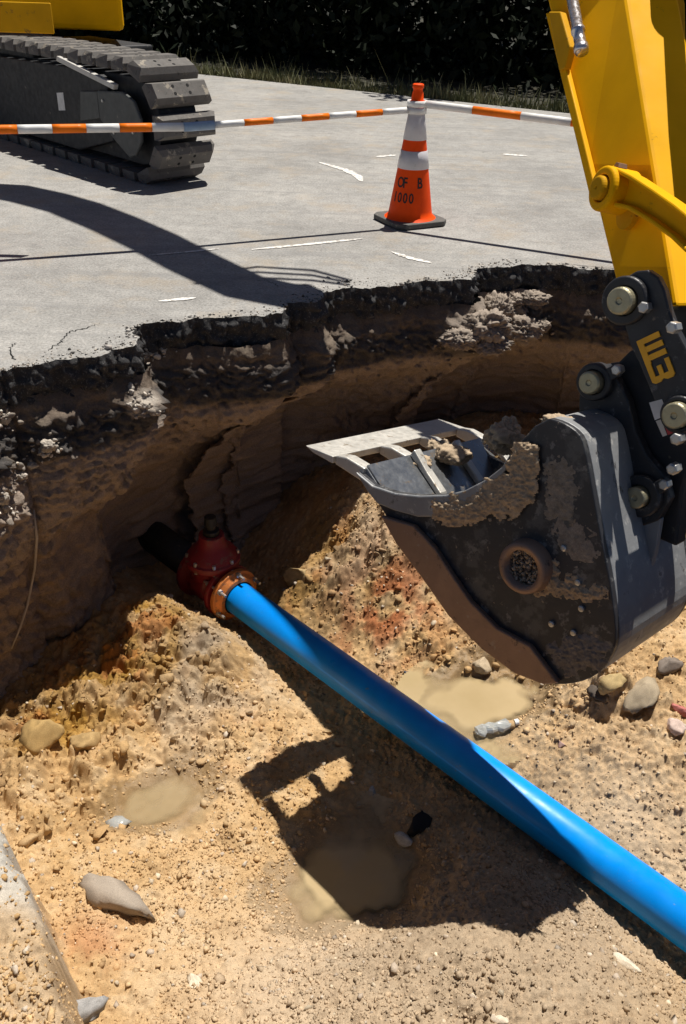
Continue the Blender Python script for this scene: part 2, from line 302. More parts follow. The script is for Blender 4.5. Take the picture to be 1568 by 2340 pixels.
def terrain(p):
    z = np.zeros(len(p))
    for k in range(n): z += W_[k]*tps(((p-CP[k, :2])**2).sum(1))
    z += W_[n]+p@W_[n+1:]
    lump = sstep(-.1, .5, fbm(p*1.3+4, 3, 21))
    def near(px, py, zz, r): c = atz(px, py, zz)[:2]; return np.exp(-((p-c)**2).sum(1)/r**2)
    mound = np.clip(near(300,1520,-1.6,.5)+near(150,1680,-1.6,.35)+.8*near(830,1250,-1.45,.35)+.6*near(500,1600,-1.6,.35)+.7*near(120,1850,-1.6,.3)+.8*near(1350,1560,-1.45,.3)+.5*near(1000,1480,-1.55,.3), 0, 1)
    gravel = np.clip(1-mound, 0, 1)
    flat = np.zeros(len(p))
    for (c, r, dep) in pud: flat = np.maximum(flat, np.exp(-(((p-c)**2).sum(1)/r**2)**1.5))
    wp = p+.03*np.stack([fbm(p*7, 2, 31), fbm(p*7+9, 2, 33)], 1)
    def facets(pp, k, sd): a, b_, v, tl = voro(pp*k, sd); return np.clip((b_-a)*3.0, 0, 1)**.55*(.25+.75*v+.75*tl)
    wp2 = p+.012*np.stack([fbm(p*22, 2, 35), fbm(p*22+9, 2, 37)], 1)
    clod = facets(wp, 8.5, 41); clod2 = facets(wp2, 21, 43); clod3 = facets(wp2, 46, 45)
    z = z+.030*fbm(p*2.6, 3, 51)+(1-flat)*(.012*fbm(p*9, 3, 53)+.0075*fbm(p*38, 3, 55)+.004*vnoise2(p*95, 57))
    def billow(pp, o_, sd, k): return np.abs(fbm(pp*k, o_, sd))
    bl = billow(wp, 3, 151, 3.6)*1.5+.0; bl2 = billow(wp2, 3, 153, 11); bl3 = billow(wp2, 3, 155, 30)
    z = z+(1-flat)*(mound*(.13*(bl-.25)+.070*(bl2-.2)+.030*(bl3-.2))+gravel*(.020*(bl2-.2)+.016*(bl3-.2)))
    big_c = mound*sstep(.35, .6, fbm(p*3+3, 2, 47)*.5+.5); z = z+(1-flat)*(big_c*.03*(clod-.4)+mound*(.012*(clod-.4)+.014*(clod2-.3)+.010*(clod3-.3))+gravel*(.006*clod+.010*clod2*(.35+lump)+.0125*(clod3-.3)*(.6+lump)))
    z = z-.02*(1-flat)*mound*sstep(.045, .0, np.abs(fbm(p*3.7, 3, 49)))
    wetz = np.zeros(len(p))
    for (c, r, dep), lv, shl in zip(pud[:3], PUDZ, SHALLOW): 
        dd = (p-c)@np.array([[cos(.5), -sin(.5)], [sin(.5), cos(.5)]]); dd = dd*np.array([.8, 1.25])
        rr_ = np.hypot(dd[:, 0], dd[:, 1])/r+.5*fbm(p*3.4, 3, 59)+.2*fbm(p*12, 3, 60); g = sstep(1.6, .5, rr_); z = z*(1-g)+g*(lv+.03-shl*sstep(1.35, .35, rr_)+.004*fbm(p*25, 2, 61)); wetz = np.maximum(wetz, sstep(1.45, 1.05, rr_))
    sd = sd_ledge(p)*sgn_l+.025*fbm(p*9, 3, 63)+.012*fbm(p*40, 2, 65)
    g = sstep(-.06, .035, sd)
    zl = LZ+.035*fbm(p*5, 3, 67)+.016*fbm(p*26, 3, 69)+.012*clod2+.012*clod3+.02*np.abs(fbm(p*14, 3, 70))-.05*sstep(.06, .0, sd)
    z = z*(1-g)+zl*g
    return z, mound, np.maximum(flat*.6, wetz), g, clod, clod2, lump
GX0, GX1, GY0, GY1, GS = -2.35, 2.9, .5, 6.4, .0073
nx = int((GX1-GX0)/GS); ny = int((GY1-GY0)/GS)
gx = np.linspace(GX0, GX1, nx); gy = np.linspace(GY0, GY1, ny); X, Y = np.meshgrid(gx, gy)
p2 = np.stack([X.ravel(), Y.ravel()], 1)
tz, mound, flat, onledge, clod, clod2, lump = terrain(p2)
ZG = tz.reshape(ny, nx)
def ground_z(x, y):
    fx = np.clip((np.asarray(x)-GX0)/(GX1-GX0)*(nx-1), 0, nx-1.001); fy = np.clip((np.asarray(y)-GY0)/(GY1-GY0)*(ny-1), 0, ny-1.001)
    i = fx.astype(int); j = fy.astype(int); a = fx-i; b_ = fy-j
    return (ZG[j, i]*(1-a)+ZG[j, i+1]*a)*(1-b_)+(ZG[j+1, i]*(1-a)+ZG[j+1, i+1]*a)*b_
def on_ground(px, py):
    d = ray(px, py)
    ks = np.linspace(1.5, 8, 2600); pts = CC+d*ks[:, None]; hit = np.where(pts[:, 2] < ground_z(pts[:, 0], pts[:, 1]))[0]
    return pts[hit[0]] if len(hit) else pts[-1]
def mixv(c, f, d): return c*(1-f[:, None])+np.array(d)*f[:, None]
def soilcolor(p, mound, flat, onl, clod, clod2):
    k = fbm(p*1.8, 4, 71)*.5+.5; k2 = fbm(p*11, 4, 73)*.5+.5; k3 = fbm(p*55, 3, 75)*.5+.5
    c = np.tile(np.array([.475, .305, .14]), (len(p), 1))
    c = mixv(c, sstep(.35, .75, k), (.53, .36, .19)); c = mixv(c, sstep(.5, .8, k2)*.6, (.55, .41, .25)); c = mixv(c, sstep(.55, .8, 1-k2)*.6, (.31, .19, .085))
    def near(px, py, zz, r): cc = atz(px, py, zz)[:2]; return np.exp(-((p-cc)**2).sum(1)/r**2)
    o = np.clip(1.3*near(270,1500,-1.6,.36)+near(130,1640,-1.6,.25)+.7*near(330,1450,-1.6,.22)+.5*near(760,1190,-1.4,.3)+.6*near(690,1330,-1.6,.18)+.4*near(820,1300,-1.5,.25), 0, 1)
    c = mixv(c, o*sstep(.25, .65, fbm(p*6, 4, 81)*.5+.5), (.40, .22, .045)); c = mixv(c, o*sstep(.55, .75, fbm(p*9+5, 3, 83)*.5+.5)*.8, (.42, .17, .045))
    rd = np.clip(near(890,1360,-1.5,.33)+.35*near(560,1690,-1.6,.15)+.5*near(200,2110,-1.4,.13), 0, 1); c = mixv(c, rd*sstep(.35, .62, fbm(p*7, 4, 85)*.5+.5), (.37, .125, .045))
    gr = np.clip(.9*near(430,1600,-1.6,.32)+.8*near(520,1500,-1.6,.25)+.6*near(830,1230,-1.4,.3)+.5*near(960,1450,-1.55,.25), 0, 1); c = mixv(c, gr*sstep(.35, .6, fbm(p*4, 3, 87)*.5+.5)*.75, (.40, .335, .26))
    pale = np.clip(near(1450,1900,-1.6,.6)+near(1200,2250,-1.5,.6)+near(700,2300,-1.5,.5), 0, 1); c = mixv(c, pale*.75, (.49, .385, .275))
    c = mixv(c, onl*sstep(.0, .5, sstep(1.55, 1.95, p[:, 1])*1.0+.15*k2), (.46, .43, .38)); c = mixv(c, onl*(1-sstep(1.5, 1.9, p[:, 1]))*.6, (.48, .37, .25))
    c *= (.86+.28*k3)[:, None]
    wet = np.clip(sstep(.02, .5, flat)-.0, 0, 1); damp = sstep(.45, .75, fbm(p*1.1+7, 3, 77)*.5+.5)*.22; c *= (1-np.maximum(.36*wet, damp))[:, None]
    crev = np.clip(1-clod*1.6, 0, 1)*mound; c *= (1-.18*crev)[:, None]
    return np.clip(c, .01, .9), wet
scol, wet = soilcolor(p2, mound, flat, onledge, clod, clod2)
# keep only the quads inside the pit (plus the undercut)
def inside(P, poly):
    r = np.zeros(len(P), bool); x, y = P[:, 0], P[:, 1]
    for (x1, y1), (x2, y2) in zip(poly, np.roll(poly, -1, 0)):
        c = (y1 > y) != (y2 > y)
        if y1 != y2: r ^= c & (x < (x2-x1)*(y-y1)/(y2-y1)+x1)
    return r
big = rim+(rim-cen)/np.linalg.norm(rim-cen, axis=1)[:, None]*.75
keep = inside(p2, big)
idx = np.arange(nx*ny).reshape(ny, nx); Q = np.stack([idx[:-1, :-1], idx[:-1, 1:], idx[1:, 1:], idx[1:, :-1]], -1).reshape(-1, 4)
Q = Q[keep[Q].all(1)]; used = np.unique(Q); re = np.full(nx*ny, -1); re[used] = np.arange(len(used))
TV = np.column_stack([p2, tz])[used]
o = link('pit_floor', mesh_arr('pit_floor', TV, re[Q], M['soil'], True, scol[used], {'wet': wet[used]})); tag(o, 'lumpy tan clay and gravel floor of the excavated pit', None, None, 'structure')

# walls of the pit: layers of road base over brown clay, undercut below the road
MZ = 150; vs_ = np.linspace(0, 1, MZ); zr = -.15-2.0*vs_**1.25
prof_far = np.interp(-zr, [.15,.19,.26,.36,.46,.55,.75,1.05,1.4,1.7,2.2], [.015,-.01,-.045,-.07,-.065,.0,.2,.40,.55,.58,.5])
prof_left = np.interp(-zr, [.15,.19,.28,.42,.6,.8,1.1,1.4,1.7,2.2], [.015,-.01,-.04,-.07,-.09,-.08,.01,.08,.1,.1])
wx = sstep(-.75, -1.5, RIM[:, 0])*sstep(2.0, 2.8, RIM[:, 1])
off = prof_far[None, :]*(1-wx[:, None])+prof_left[None, :]*wx[:, None]
base = np.repeat(RIM[:, None, :], MZ, 1); zz = np.repeat(zr[None, :], NS, 0)
flatp = np.stack([base[..., 0].ravel(), base[..., 1].ravel(), zz.ravel()], 1)
strat = np.stack([base[..., 0].ravel()*2.0, base[..., 1].ravel()*2.0, zz.ravel()*13+fbm(flatp[:, :2]*.9, 2, 90)*1.5], 1)
d = .045*fbm(strat, 3, 91).reshape(NS, MZ)+.06*fbm(flatp*2.4, 3, 93).reshape(NS, MZ)+.022*fbm(flatp*9, 3, 95).reshape(NS, MZ)+.007*fbm(flatp*32, 3, 97).reshape(NS, MZ)
fade = sstep(.0, .12, vs_)[None, :]
flute = .03*fbm(np.stack([flatp[:, 0]*4, flatp[:, 1]*4, flatp[:, 2]*.8], 1), 3, 99).reshape(NS, MZ)*sstep(.2, .5, vs_)[None, :]
arc = np.concatenate([[0], np.cumsum(np.linalg.norm(np.diff(RIM, axis=0), axis=1))]); ap = np.stack([np.repeat(arc[:, None], MZ, 1).ravel(), zz.ravel()*1.5], 1); ap = ap+.05*np.stack([fbm(ap*5, 2, 131), fbm(ap*5+7, 2, 133)], 1)
def wf(k, sd): a, b_, v, tl = voro(ap*k, sd); return (np.clip((b_-a)*3, 0, 1)**.5*(.3+.7*v+.7*tl)).reshape(NS, MZ)-.45
d = d*.7-.055*wf(6, 141)*sstep(.25, .5, vs_)[None, :]-.034*wf(15, 143)-.016*wf(36, 145)
off = off+jag[:, None]*(1-fade)+(d*(.35+.65*fade)+flute)*fade
off = off+.012*vnoise(flatp*40, 101).reshape(NS, MZ)*fade*(1-sstep(.15, .3, vs_))[None, :]
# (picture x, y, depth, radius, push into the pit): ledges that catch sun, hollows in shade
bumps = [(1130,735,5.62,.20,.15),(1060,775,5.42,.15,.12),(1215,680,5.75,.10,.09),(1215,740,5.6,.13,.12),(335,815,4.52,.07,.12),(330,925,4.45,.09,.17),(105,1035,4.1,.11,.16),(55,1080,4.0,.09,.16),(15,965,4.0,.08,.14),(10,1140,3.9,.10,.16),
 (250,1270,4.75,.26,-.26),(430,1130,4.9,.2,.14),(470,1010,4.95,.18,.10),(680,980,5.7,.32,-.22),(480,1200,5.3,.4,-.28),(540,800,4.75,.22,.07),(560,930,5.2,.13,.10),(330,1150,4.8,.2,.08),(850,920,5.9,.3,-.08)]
wp0 = np.stack([base[..., 0]+NRM[:, None, 0]*off, base[..., 1]+NRM[:, None, 1]*off, zz], -1)
for (bx, by, bd, br, ba) in bumps:
    c = atd(bx, by, bd); q = ((wp0-c)**2); g = np.exp(-(q[..., 0]+q[..., 1]*.35+q[..., 2]*1.2)/br**2); off = off-ba*g*(1 if ba < 0 else 1+.55*fbm(flatp*13, 3, 119).reshape(NS, MZ))
WP = np.stack([base[..., 0]+NRM[:, None, 0]*off, base[..., 1]+NRM[:, None, 1]*off, zz+.012*fbm(flatp*8, 2, 103).reshape(NS, MZ)*fade], -1).reshape(-1, 3)
lay = -zz.ravel()+.05*fbm(flatp*1.6, 3, 105)+.02*fbm(flatp*10, 2, 107)
wc = np.tile(np.array([.15, .115, .088]), (len(WP), 1))
wc = mixv(wc, sstep(.24, .30, lay), (.085, .077, .072)); wc = mixv(wc, sstep(.42, .50, lay), (.34, .27, .215)); wc = mixv(wc, sstep(.8, 1.2, lay)*sstep(.3, .7, fbm(flatp*1.5, 3, 109)*.5+.5), (.28, .21, .16))
wc = mixv(wc, sstep(.5, .6, lay)*sstep(.55, .75, fbm(strat*1.3, 3, 111)*.5+.5)*.6, (.38, .285, .2)); wc = mixv(wc, (1-sstep(.42, .5, lay))*sstep(.6, .72, fbm(flatp*12, 3, 113)*.5+.5)*.5, (.2, .16, .12))
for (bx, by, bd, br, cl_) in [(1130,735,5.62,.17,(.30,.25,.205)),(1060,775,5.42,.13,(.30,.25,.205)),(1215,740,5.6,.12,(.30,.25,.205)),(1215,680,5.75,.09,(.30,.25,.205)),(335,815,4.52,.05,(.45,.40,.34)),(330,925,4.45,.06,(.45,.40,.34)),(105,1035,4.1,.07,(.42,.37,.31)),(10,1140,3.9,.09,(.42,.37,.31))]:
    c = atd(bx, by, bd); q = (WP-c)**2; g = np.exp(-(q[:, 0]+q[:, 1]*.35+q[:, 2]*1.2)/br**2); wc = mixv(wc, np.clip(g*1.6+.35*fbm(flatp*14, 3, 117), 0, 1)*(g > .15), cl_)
wc *= (.8+.4*(fbm(flatp*25, 3, 115)*.5+.5))[:, None]
gi = np.arange(NS*MZ).reshape(NS, MZ); g2 = np.roll(gi, -1, 0)
WQ = np.stack([gi[:, :-1], gi[:, 1:], g2[:, 1:], g2[:, :-1]], -1).reshape(-1, 4)
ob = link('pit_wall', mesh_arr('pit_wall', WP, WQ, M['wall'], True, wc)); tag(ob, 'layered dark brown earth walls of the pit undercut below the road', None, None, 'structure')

# ------------------------------------------------------------------ road with the hole in it
edgeA = np.array([-2.5, 15.77]); edgeB = np.array([2.85, 12.64]); ed = (edgeB-edgeA)/np.linalg.norm(edgeB-edgeA)
fa = edgeA-ed*45; fb = edgeB+ed*45; outer = np.array([fa, [fa[0]-5, -25], [fb[0]+5, -25], fb])
pts = [Vector(p) for p in RIMJ]+[Vector(p) for p in outer]; eds = [(i, (i+1) % NS) for i in range(NS)]+[(NS+i, NS+(i+1) % 4) for i in range(4)]
cv, ce, cf, *_ = geometry.delaunay_2d_cdt(pts, eds, [], 1, 1e-6)
cv = np.array([tuple(v) for v in cv]); cf = np.array([f for f in cf if len(f) == 3]); cc = cv[cf].mean(1); cf = cf[~inside(cc, RIMJ)]
road = link('road', mesh_arr('road', np.column_stack([cv, np.zeros(len(cv))]), cf, M['road'])); tag(road, 'worn grey asphalt road broken away around the pit', None, None, 'structure')
K = 13; ez = np.linspace(0, -.185, K); EP = []
for k in range(K):
    tt = k/(K-1); a_, b_, v_, tl_ = voro(np.column_stack([arc*16, np.full(NS, ez[k]*20)])+.4*np.column_stack([fbm(np.column_stack([arc*9, np.full(NS, ez[k]*9)]), 2, 127), fbm(np.column_stack([arc*9+5, np.full(NS, ez[k]*9)]), 2, 128)]), 125)
    dd = (.022*fbm(np.column_stack([RIM*11, np.full(NS, ez[k]*11)]), 3, 121)+.010*vnoise(np.column_stack([RIM*60, np.full(NS, ez[k]*60)]), 123)-.045*(np.clip((b_-a_)*3, 0, 1)**.5*(.3+.7*v_+.6*tl_)-.45))*min(1, tt*4)+.012*tt-.016*sin(pi*tt)
    EP.append(np.column_stack([RIMJ+NRM*dd[:, None], np.full(NS, ez[k])]))
EP = np.stack(EP, 1).reshape(-1, 3); gi = np.arange(NS*K).reshape(NS, K); g2 = np.roll(gi, -1, 0)
link('asphalt_edge', mesh_arr('asphalt_edge', EP, np.stack([gi[:, :-1], gi[:, 1:], g2[:, 1:], g2[:, :-1]], -1).reshape(-1, 4), M['asphalt']), road, 'black broken edge of the asphalt layer')
gq = [[-150, -60, -.25], [150, -60, -.25], [150, 160, -.25], [-150, 160, -.25]]
# ground: one sheet under everything outside the road; inner hole is covered by the road
GZ = -.03
fo = np.array([fa+np.array([-100, 0]), fb+np.array([100, 0])])
gv = [[fa[0]-120, fa[1]+30, GZ], [fa[0], fa[1], GZ], [fb[0], fb[1], GZ], [fb[0]+120, fb[1]-30, GZ], [220, 220, GZ], [-220, 220, GZ]]
bm = bmesh.new(); bm.faces.new([bm.verts.new(v) for v in gv])
tag(bm_obj('ground', bm, M['ground']), 'dark woodland floor beyond the road', None, None, 'structure')
# paint strokes on the road
def stroke(px, w, name='paint_mark'):
    P = [atz(x, y, .004) for x, y in px]; bm = bmesh.new(); n = 14; L = []; R_ = []
    pp = []
    for a, b_ in zip(P, P[1:]):
        pp += [a+(b_-a)*k/n for k in range(n)]
    pp.append(P[-1])
    for i, q in enumerate(pp):
        tdir = pp[min(i+1, len(pp)-1)]-pp[max(i-1, 0)]; s = np.array([-tdir[1], tdir[0], 0]); s /= np.linalg.norm(s); e = w*(.6+.5*random.random())*min(1, .35+3*min(i, len(pp)-1-i)/len(pp))/2
        L.append(bm.verts.new(V3(q+s*e))); R_.append(bm.verts.new(V3(q-s*e)))
    for i in range(len(pp)-1): bm.faces.new((L[i], R_[i], R_[i+1], L[i+1]))
    bm_obj(name, bm, M['paint'], road)
for s, w in [([(728,370),(790,388),(818,402),(826,414)], .09), ([(575,570),(700,558),(828,545)], .045), ([(340,583),(420,576),(500,568)], .03), ([(362,688),(448,680)], .045), ([(1150,352),(1205,356)], .10), ([(860,358),(905,354)], .08), ([(895,575),(940,590),(985,600)], .05)]: stroke(s, w)
def crack(px, w):
    P = [atz(x, y, .003) for x, y in px]; pp = []
    for a, b_ in zip(P, P[1:]): pp += [a+(b_-a)*k/10+np.array([random.gauss(0, .006), random.gauss(0, .006), 0]) for k in range(10)]
    bm = bmesh.new(); L = []; R_ = []
    for i, q in enumerate(pp):
        tdir = pp[min(i+1, len(pp)-1)]-pp[max(i-1, 0)]; s = np.array([-tdir[1], tdir[0], 0]); s /= np.linalg.norm(s)+1e-9; e = w*random.uniform(.3, 1)*min(1, .2+2.5*(1-i/len(pp))); L.append(bm.verts.new(V3(q+s*e))); R_.append(bm.verts.new(V3(q-s*e)))
    for i in range(len(pp)-1): bm.faces.new((L[i], R_[i], R_[i+1], L[i+1]))
    bm_obj('crack', bm, M['hole'], road)
crack([(112,800),(140,780),(158,757),(200,748),(238,735)], .004); crack([(640,655),(610,640),(570,642)], .003); crack([(1400,613),(1340,608),(1285,600)], .004); crack([(30,820),(22,795),(40,780)], .004)
# ------------------------------------------------------------------ loose stones and crumbs
def rock_base(sub):
    bm = bmesh.new(); bmesh.ops.create_icosphere(bm, subdivisions=sub, radius=1); V = np.array([v.co[:] for v in bm.verts]); F = np.array([[v.index for v in f.verts] for f in bm.faces]); bm.free(); return V, F
RV5, RF5 = rock_base(5); RV4, RF4 = rock_base(4); RV1, RF1 = rock_base(1); RV2, RF2 = rock_base(2); RV3, RF3 = rock_base(3)
OCT = np.array([[1,0,0],[-1,0,0],[0,1,0],[0,-1,0],[0,0,1],[0,0,-1]], float); OF = np.array([[0,2,4],[2,1,4],[1,3,4],[3,0,4],[2,0,5],[1,2,5],[3,1,5],[0,3,5]])
def scatter(name, P, S, C, mat, base=(RV1, RF1), rough=.35, squash=.65, sink=.25, smooth=False, seed=5, chis=6, crumbly=False):
    r = np.random.default_rng(seed); n = len(P); BV, BF = base; m = len(BV)
    if crumbly: VAR = np.stack([BV*(1+.42*fbm(BV*1.6+9.1*k, 2, 800+k)+.3*(.65-np.abs(fbm(BV*3.4+5.3*k, 2, 820+k)))+.16*fbm(BV*9+k, 2, 840+k))[:, None] for k in range(10)]); BV = VAR[r.integers(0, 10, n)]
    else: BV = BV[None]
    q = r.normal(size=(n, 4)); q /= np.linalg.norm(q, axis=1)[:, None]; w, x, y, z = q.T
    Rm = np.stack([np.stack([1-2*(y*y+z*z), 2*(x*y-z*w), 2*(x*z+y*w)], -1), np.stack([2*(x*y+z*w), 1-2*(x*x+z*z), 2*(y*z-x*w)], -1), np.stack([2*(x*z-y*w), 2*(y*z+x*w), 1-2*(x*x+y*y)], -1)], 1)
    stretch = r.uniform(.55, 1.35, (n, 1, 3)); V = BV*(1+rough*r.uniform(-1, 1, (n, m, 1)))*stretch
    for _ in range(chis):
        nv = r.normal(size=(n, 1, 3)); nv /= np.linalg.norm(nv, axis=2)[:, :, None]; dv = (V*nv).sum(2, keepdims=True); V = V-nv*np.maximum(dv-r.uniform(.3, .72, (n, 1, 1)), 0)
    V = np.einsum('nij,nmj->nmi', Rm, V)*S[:, None, None]; V[..., 2] *= squash; V += P[:, None, :]; V[..., 2] += (S*(1-2*sink)*squash)[:, None]*.6
    F = (BF[None]+np.arange(n)[:, None, None]*m).reshape(-1, 3)
    return mesh_arr(name, V.reshape(-1, 3), F, mat, smooth, np.repeat(C, m, 0))
def stone_cols(n, r, pal, jitter=.16):
    pal = np.array(pal); c = pal[r.integers(0, len(pal), n)]*(1+jitter*r.normal(size=(n, 1))); return np.clip(c, .02, .85)
TAN = [(.55,.41,.26),(.60,.46,.30),(.50,.36,.22),(.64,.52,.37),(.46,.36,.26),(.58,.42,.25)]
def pick(nn, dens, seed):
    r = np.random.default_rng(seed); out = np.zeros((0, 2))
    while len(out) < nn:
        q = np.column_stack([r.uniform(-1.9, 2.2, nn*2), r.uniform(1.0, 5.0, nn*2)]); q = q[inside(q, rim)]
        out = np.vstack([out, q[r.random(len(q)) < dens(q)]])
    return out[:nn]
def isdry(q):
    f = np.ones(len(q))
    for (c, rr, dd), lv in zip(pud[:3], PUDZ): f *= np.where(ground_z(q[:, 0], q[:, 1]) < lv+.004, np.where(np.hypot(*(q-c).T) < rr*1.5, .0, 1), 1)
    return f
def patch(q, seed, s=2.2): return np.clip(.25+1.3*sstep(-.25, .5, fbm(q*s, 3, seed)), 0, 1)
r = np.random.default_rng(3)
def near_soil(q, pale=.07):
    o_ = np.ones(len(q)); c_, _ = soilcolor(q, o_, o_*0, o_*0, o_, o_); c_ = c_*r.uniform(.82, 1.22, (len(q), 1)); k_ = r.random(len(q)) < pale
    c_[k_] = stone_cols(int(k_.sum()), r, [(.56,.46,.33),(.50,.42,.33),(.42,.34,.26),(.54,.40,.26)]); return np.clip(c_, .02, .8)
q = pick(42000, lambda q: isdry(q)*patch(q, 201)*np.where(q[:, 1] < 2.6, 1, .5), 31); S = r.lognormal(np.log(.0048), .45, len(q))
tag(link('gravel', scatter('gravel', np.column_stack([q, ground_z(*q.T)]), S, near_soil(q), M['stone'], (OCT, OF), .45, .8, .35, chis=0)), 'fine tan gravel strewn over the pit floor', None, None, 'stuff')
q = pick(3400, lambda q: isdry(q)*patch(q, 203, 1.6), 37); S = np.clip(r.lognormal(np.log(.0105), .38, len(q)), .005, .03)
tag(link('pebbles', scatter('pebbles', np.column_stack([q, ground_z(*q.T)]), S, near_soil(q, .3), M['stone'], (RV1, RF1), .14, .75, .42)), 'pale pebbles and chips lying over the pit floor', None, None, 'stuff')
def moundat(q):
    m_ = 0
    for (x, y, zz_, rr) in [(300,1500,-1.6,.42),(140,1680,-1.6,.33),(830,1240,-1.45,.33),(460,1560,-1.6,.36),(110,1860,-1.6,.3),(1360,1570,-1.45,.3),(960,1460,-1.55,.25),(1100,1530,-1.55,.15)]: m_ = m_+np.exp(-((q-atz(x, y, zz_)[:2])**2).sum(1)/rr**2)
    return np.clip(m_, 0, 1)
q = pick(900, lambda q: isdry(q)*moundat(q)*patch(q, 207, 3), 41); S = np.clip(r.lognormal(np.log(.012), .5, len(q)), .005, .035)
cl, _ = soilcolor(q, np.ones(len(q)), np.zeros(len(q)), np.zeros(len(q)), np.ones(len(q)), np.ones(len(q))); cl = np.clip(cl*(1+.12*r.normal(size=(len(q), 1))), .02, .8)
tag(link('clay_clods', scatter('clay_clods', np.column_stack([q, ground_z(*q.T)]), S, cl, M['soil'], (RV2, RF2), .12, .85, .55, chis=5, crumbly=True)), 'crumbled ochre clay clods heaped along the foot of the pit wall', None, None, 'stuff')
# crumbs along the broken rim
k = r.integers(0, NS, 4200); k = k[(RIM[k, 1] > 3.0)]; dist = np.abs(r.normal(0, .055, len(k)))*(.3+1.4*sstep(-.2, .5, fbm(RIM[k]*2.2, 2, 401)))+.003; P_ = np.column_stack([RIMJ[k]+NRM[k]*dist[:, None]+r.normal(0, .01, (len(k), 2)), np.zeros(len(k))]); S = r.lognormal(np.log(.0042), .5, len(k))
cb = stone_cols(len(k), r, [(.07,.066,.062),(.22,.205,.19),(.45,.42,.38),(.40,.35,.29),(.35,.32,.29)])
tag(link('asphalt_crumbs', scatter('asphalt_crumbs', P_, S, cb, M['stone'], (OCT, OF), .45, .7, .1, chis=0)), 'black and grey crumbs along the broken road edge', None, None, 'stuff')
# sunlit crumbly patches on the ledges of the wall
_v = WP-CC; WD = _v@fwd; WXS = 784+(_v@RT)/WD*FPX; WYS = 1170-(_v@UP)/WD*FPX
WD = np.where(WD < .5, 1e3, WD)
def on_wall(px, py, pull=.012):
    k_ = np.argpartition((WXS-px)**2+(WYS-py)**2+(WD > 50)*1e9, 12)[:12]; k_ = k_[np.argmin(WD[k_])]; return WP[k_]-(WP[k_]-CC)/np.linalg.norm(WP[k_]-CC)*pull
def crumb_mass(c, rad, seed, pal, big=False):
    """one lumpy mass of stuck-together soil"""
    v = RV5 if big else RV4; n1 = fbm(v*1.7+seed*3.7, 3, seed); n2 = 1-np.abs(fbm(v*4.5+seed, 3, seed+1)); n3 = fbm(v*13+seed, 3, seed+2); n4 = fbm(v*30, 2, seed+4)
    V = v*(1+.45*n1+.26*(n2-.7)+.24*n3+.14*n4)[:, None]*np.array(rad)+c; cc_ = np.array(pal[0])*(1+.5*n3+.2*n1+.2*n4)[:, None]; return V, (RF5 if big else RF4), np.clip(cc_, .02, .8)
def ledge_patch(name, lumps, label, pal, seed, bits=26, bsize=.0075):
    Vs = []; Fs = []; Cs = []; k = 0
    for i, (px, py, w_, h_) in enumerate(lumps):
        c = on_wall(px, py, .0); kk = .62 if name == 'rubble' else 1.0; V, F, Cc = crumb_mass(c, (w_*kk, w_*.8*kk, h_*kk), seed+i*7, pal, name == 'crumbled_soil'); Vs.append(V); Fs.append(F+k); Cs.append(Cc); k += len(V)
    rr_ = np.random.default_rng(seed); nb_ = bits*len(lumps); pk = rr_.integers(0, len(lumps), nb_); P0 = np.array([on_wall(lumps[k_][0]+rr_.normal()*lumps[k_][2]*300, lumps[k_][1]+rr_.normal()*lumps[k_][3]*330, .004) for k_ in pk]); S0 = np.clip(rr_.lognormal(np.log(bsize), .6, nb_), .003, .022)
    me_ = scatter(name, P0, S0, stone_cols(nb_, rr_, pal, .25), M['stone'], (RV2, RF2), .15, .9, .5); vv = np.empty(len(me_.vertices)*3, np.float32); me_.vertices.foreach_get('co', vv); Vs.append(vv.reshape(-1, 3)); Fs.append((RF2[None]+np.arange(nb_)[:, None, None]*len(RV2)).reshape(-1, 3)+k); Cs.append(np.repeat(stone_cols(nb_, rr_, pal, .25), len(RV2), 0)); bpy.data.meshes.remove(me_)
    tag(link(name, mesh_arr(name, np.vstack(Vs), np.vstack(Fs), M['stone'], False, np.vstack(Cs))), label, None, None, 'stuff')
PALG = [(.285,.235,.19),(.32,.27,.22),(.24,.195,.155)]; PALW = [(.42,.37,.31),(.50,.45,.39),(.56,.50,.43),(.34,.29,.24)]
ledge_patch('crumbled_soil', [(1145,705,.10,.10),(1110,745,.13,.10),(1190,750,.13,.08),(1055,785,.11,.06),(1120,785,.12,.05),(1225,752,.08,.05)], 'heap of crumbled grey soil lit on a ledge below the road edge', PALG, 501)
ledge_patch('crumbled_soil', [(1215,678,.09,.04),(1190,682,.06,.03)], 'small grey crumbly lump high on the far pit wall', PALG, 541)
ledge_patch('rubble', [(320,822,.03,.025),(350,812,.045,.022),(372,806,.03,.018)], 'pale gravel caught just under the asphalt notch', PALW, 561)
ledge_patch('rubble', [(330,915,.05,.035),(316,940,.025,.022),(350,938,.026,.024),(308,885,.016,.022)], 'bright gravel clump on the wall below the asphalt notch', PALW, 581)
ledge_patch('rubble', [(105,1030,.05,.045),(128,1022,.035,.03),(75,1062,.04,.03),(50,1085,.035,.03)], 'whitish gravel patch on the dark left pit wall', PALW, 601)
ledge_patch('rubble', [(12,1140,.05,.05),(22,1165,.03,.03),(15,965,.035,.04)], 'gravel clump at the left edge of the pit wall', PALW, 641)
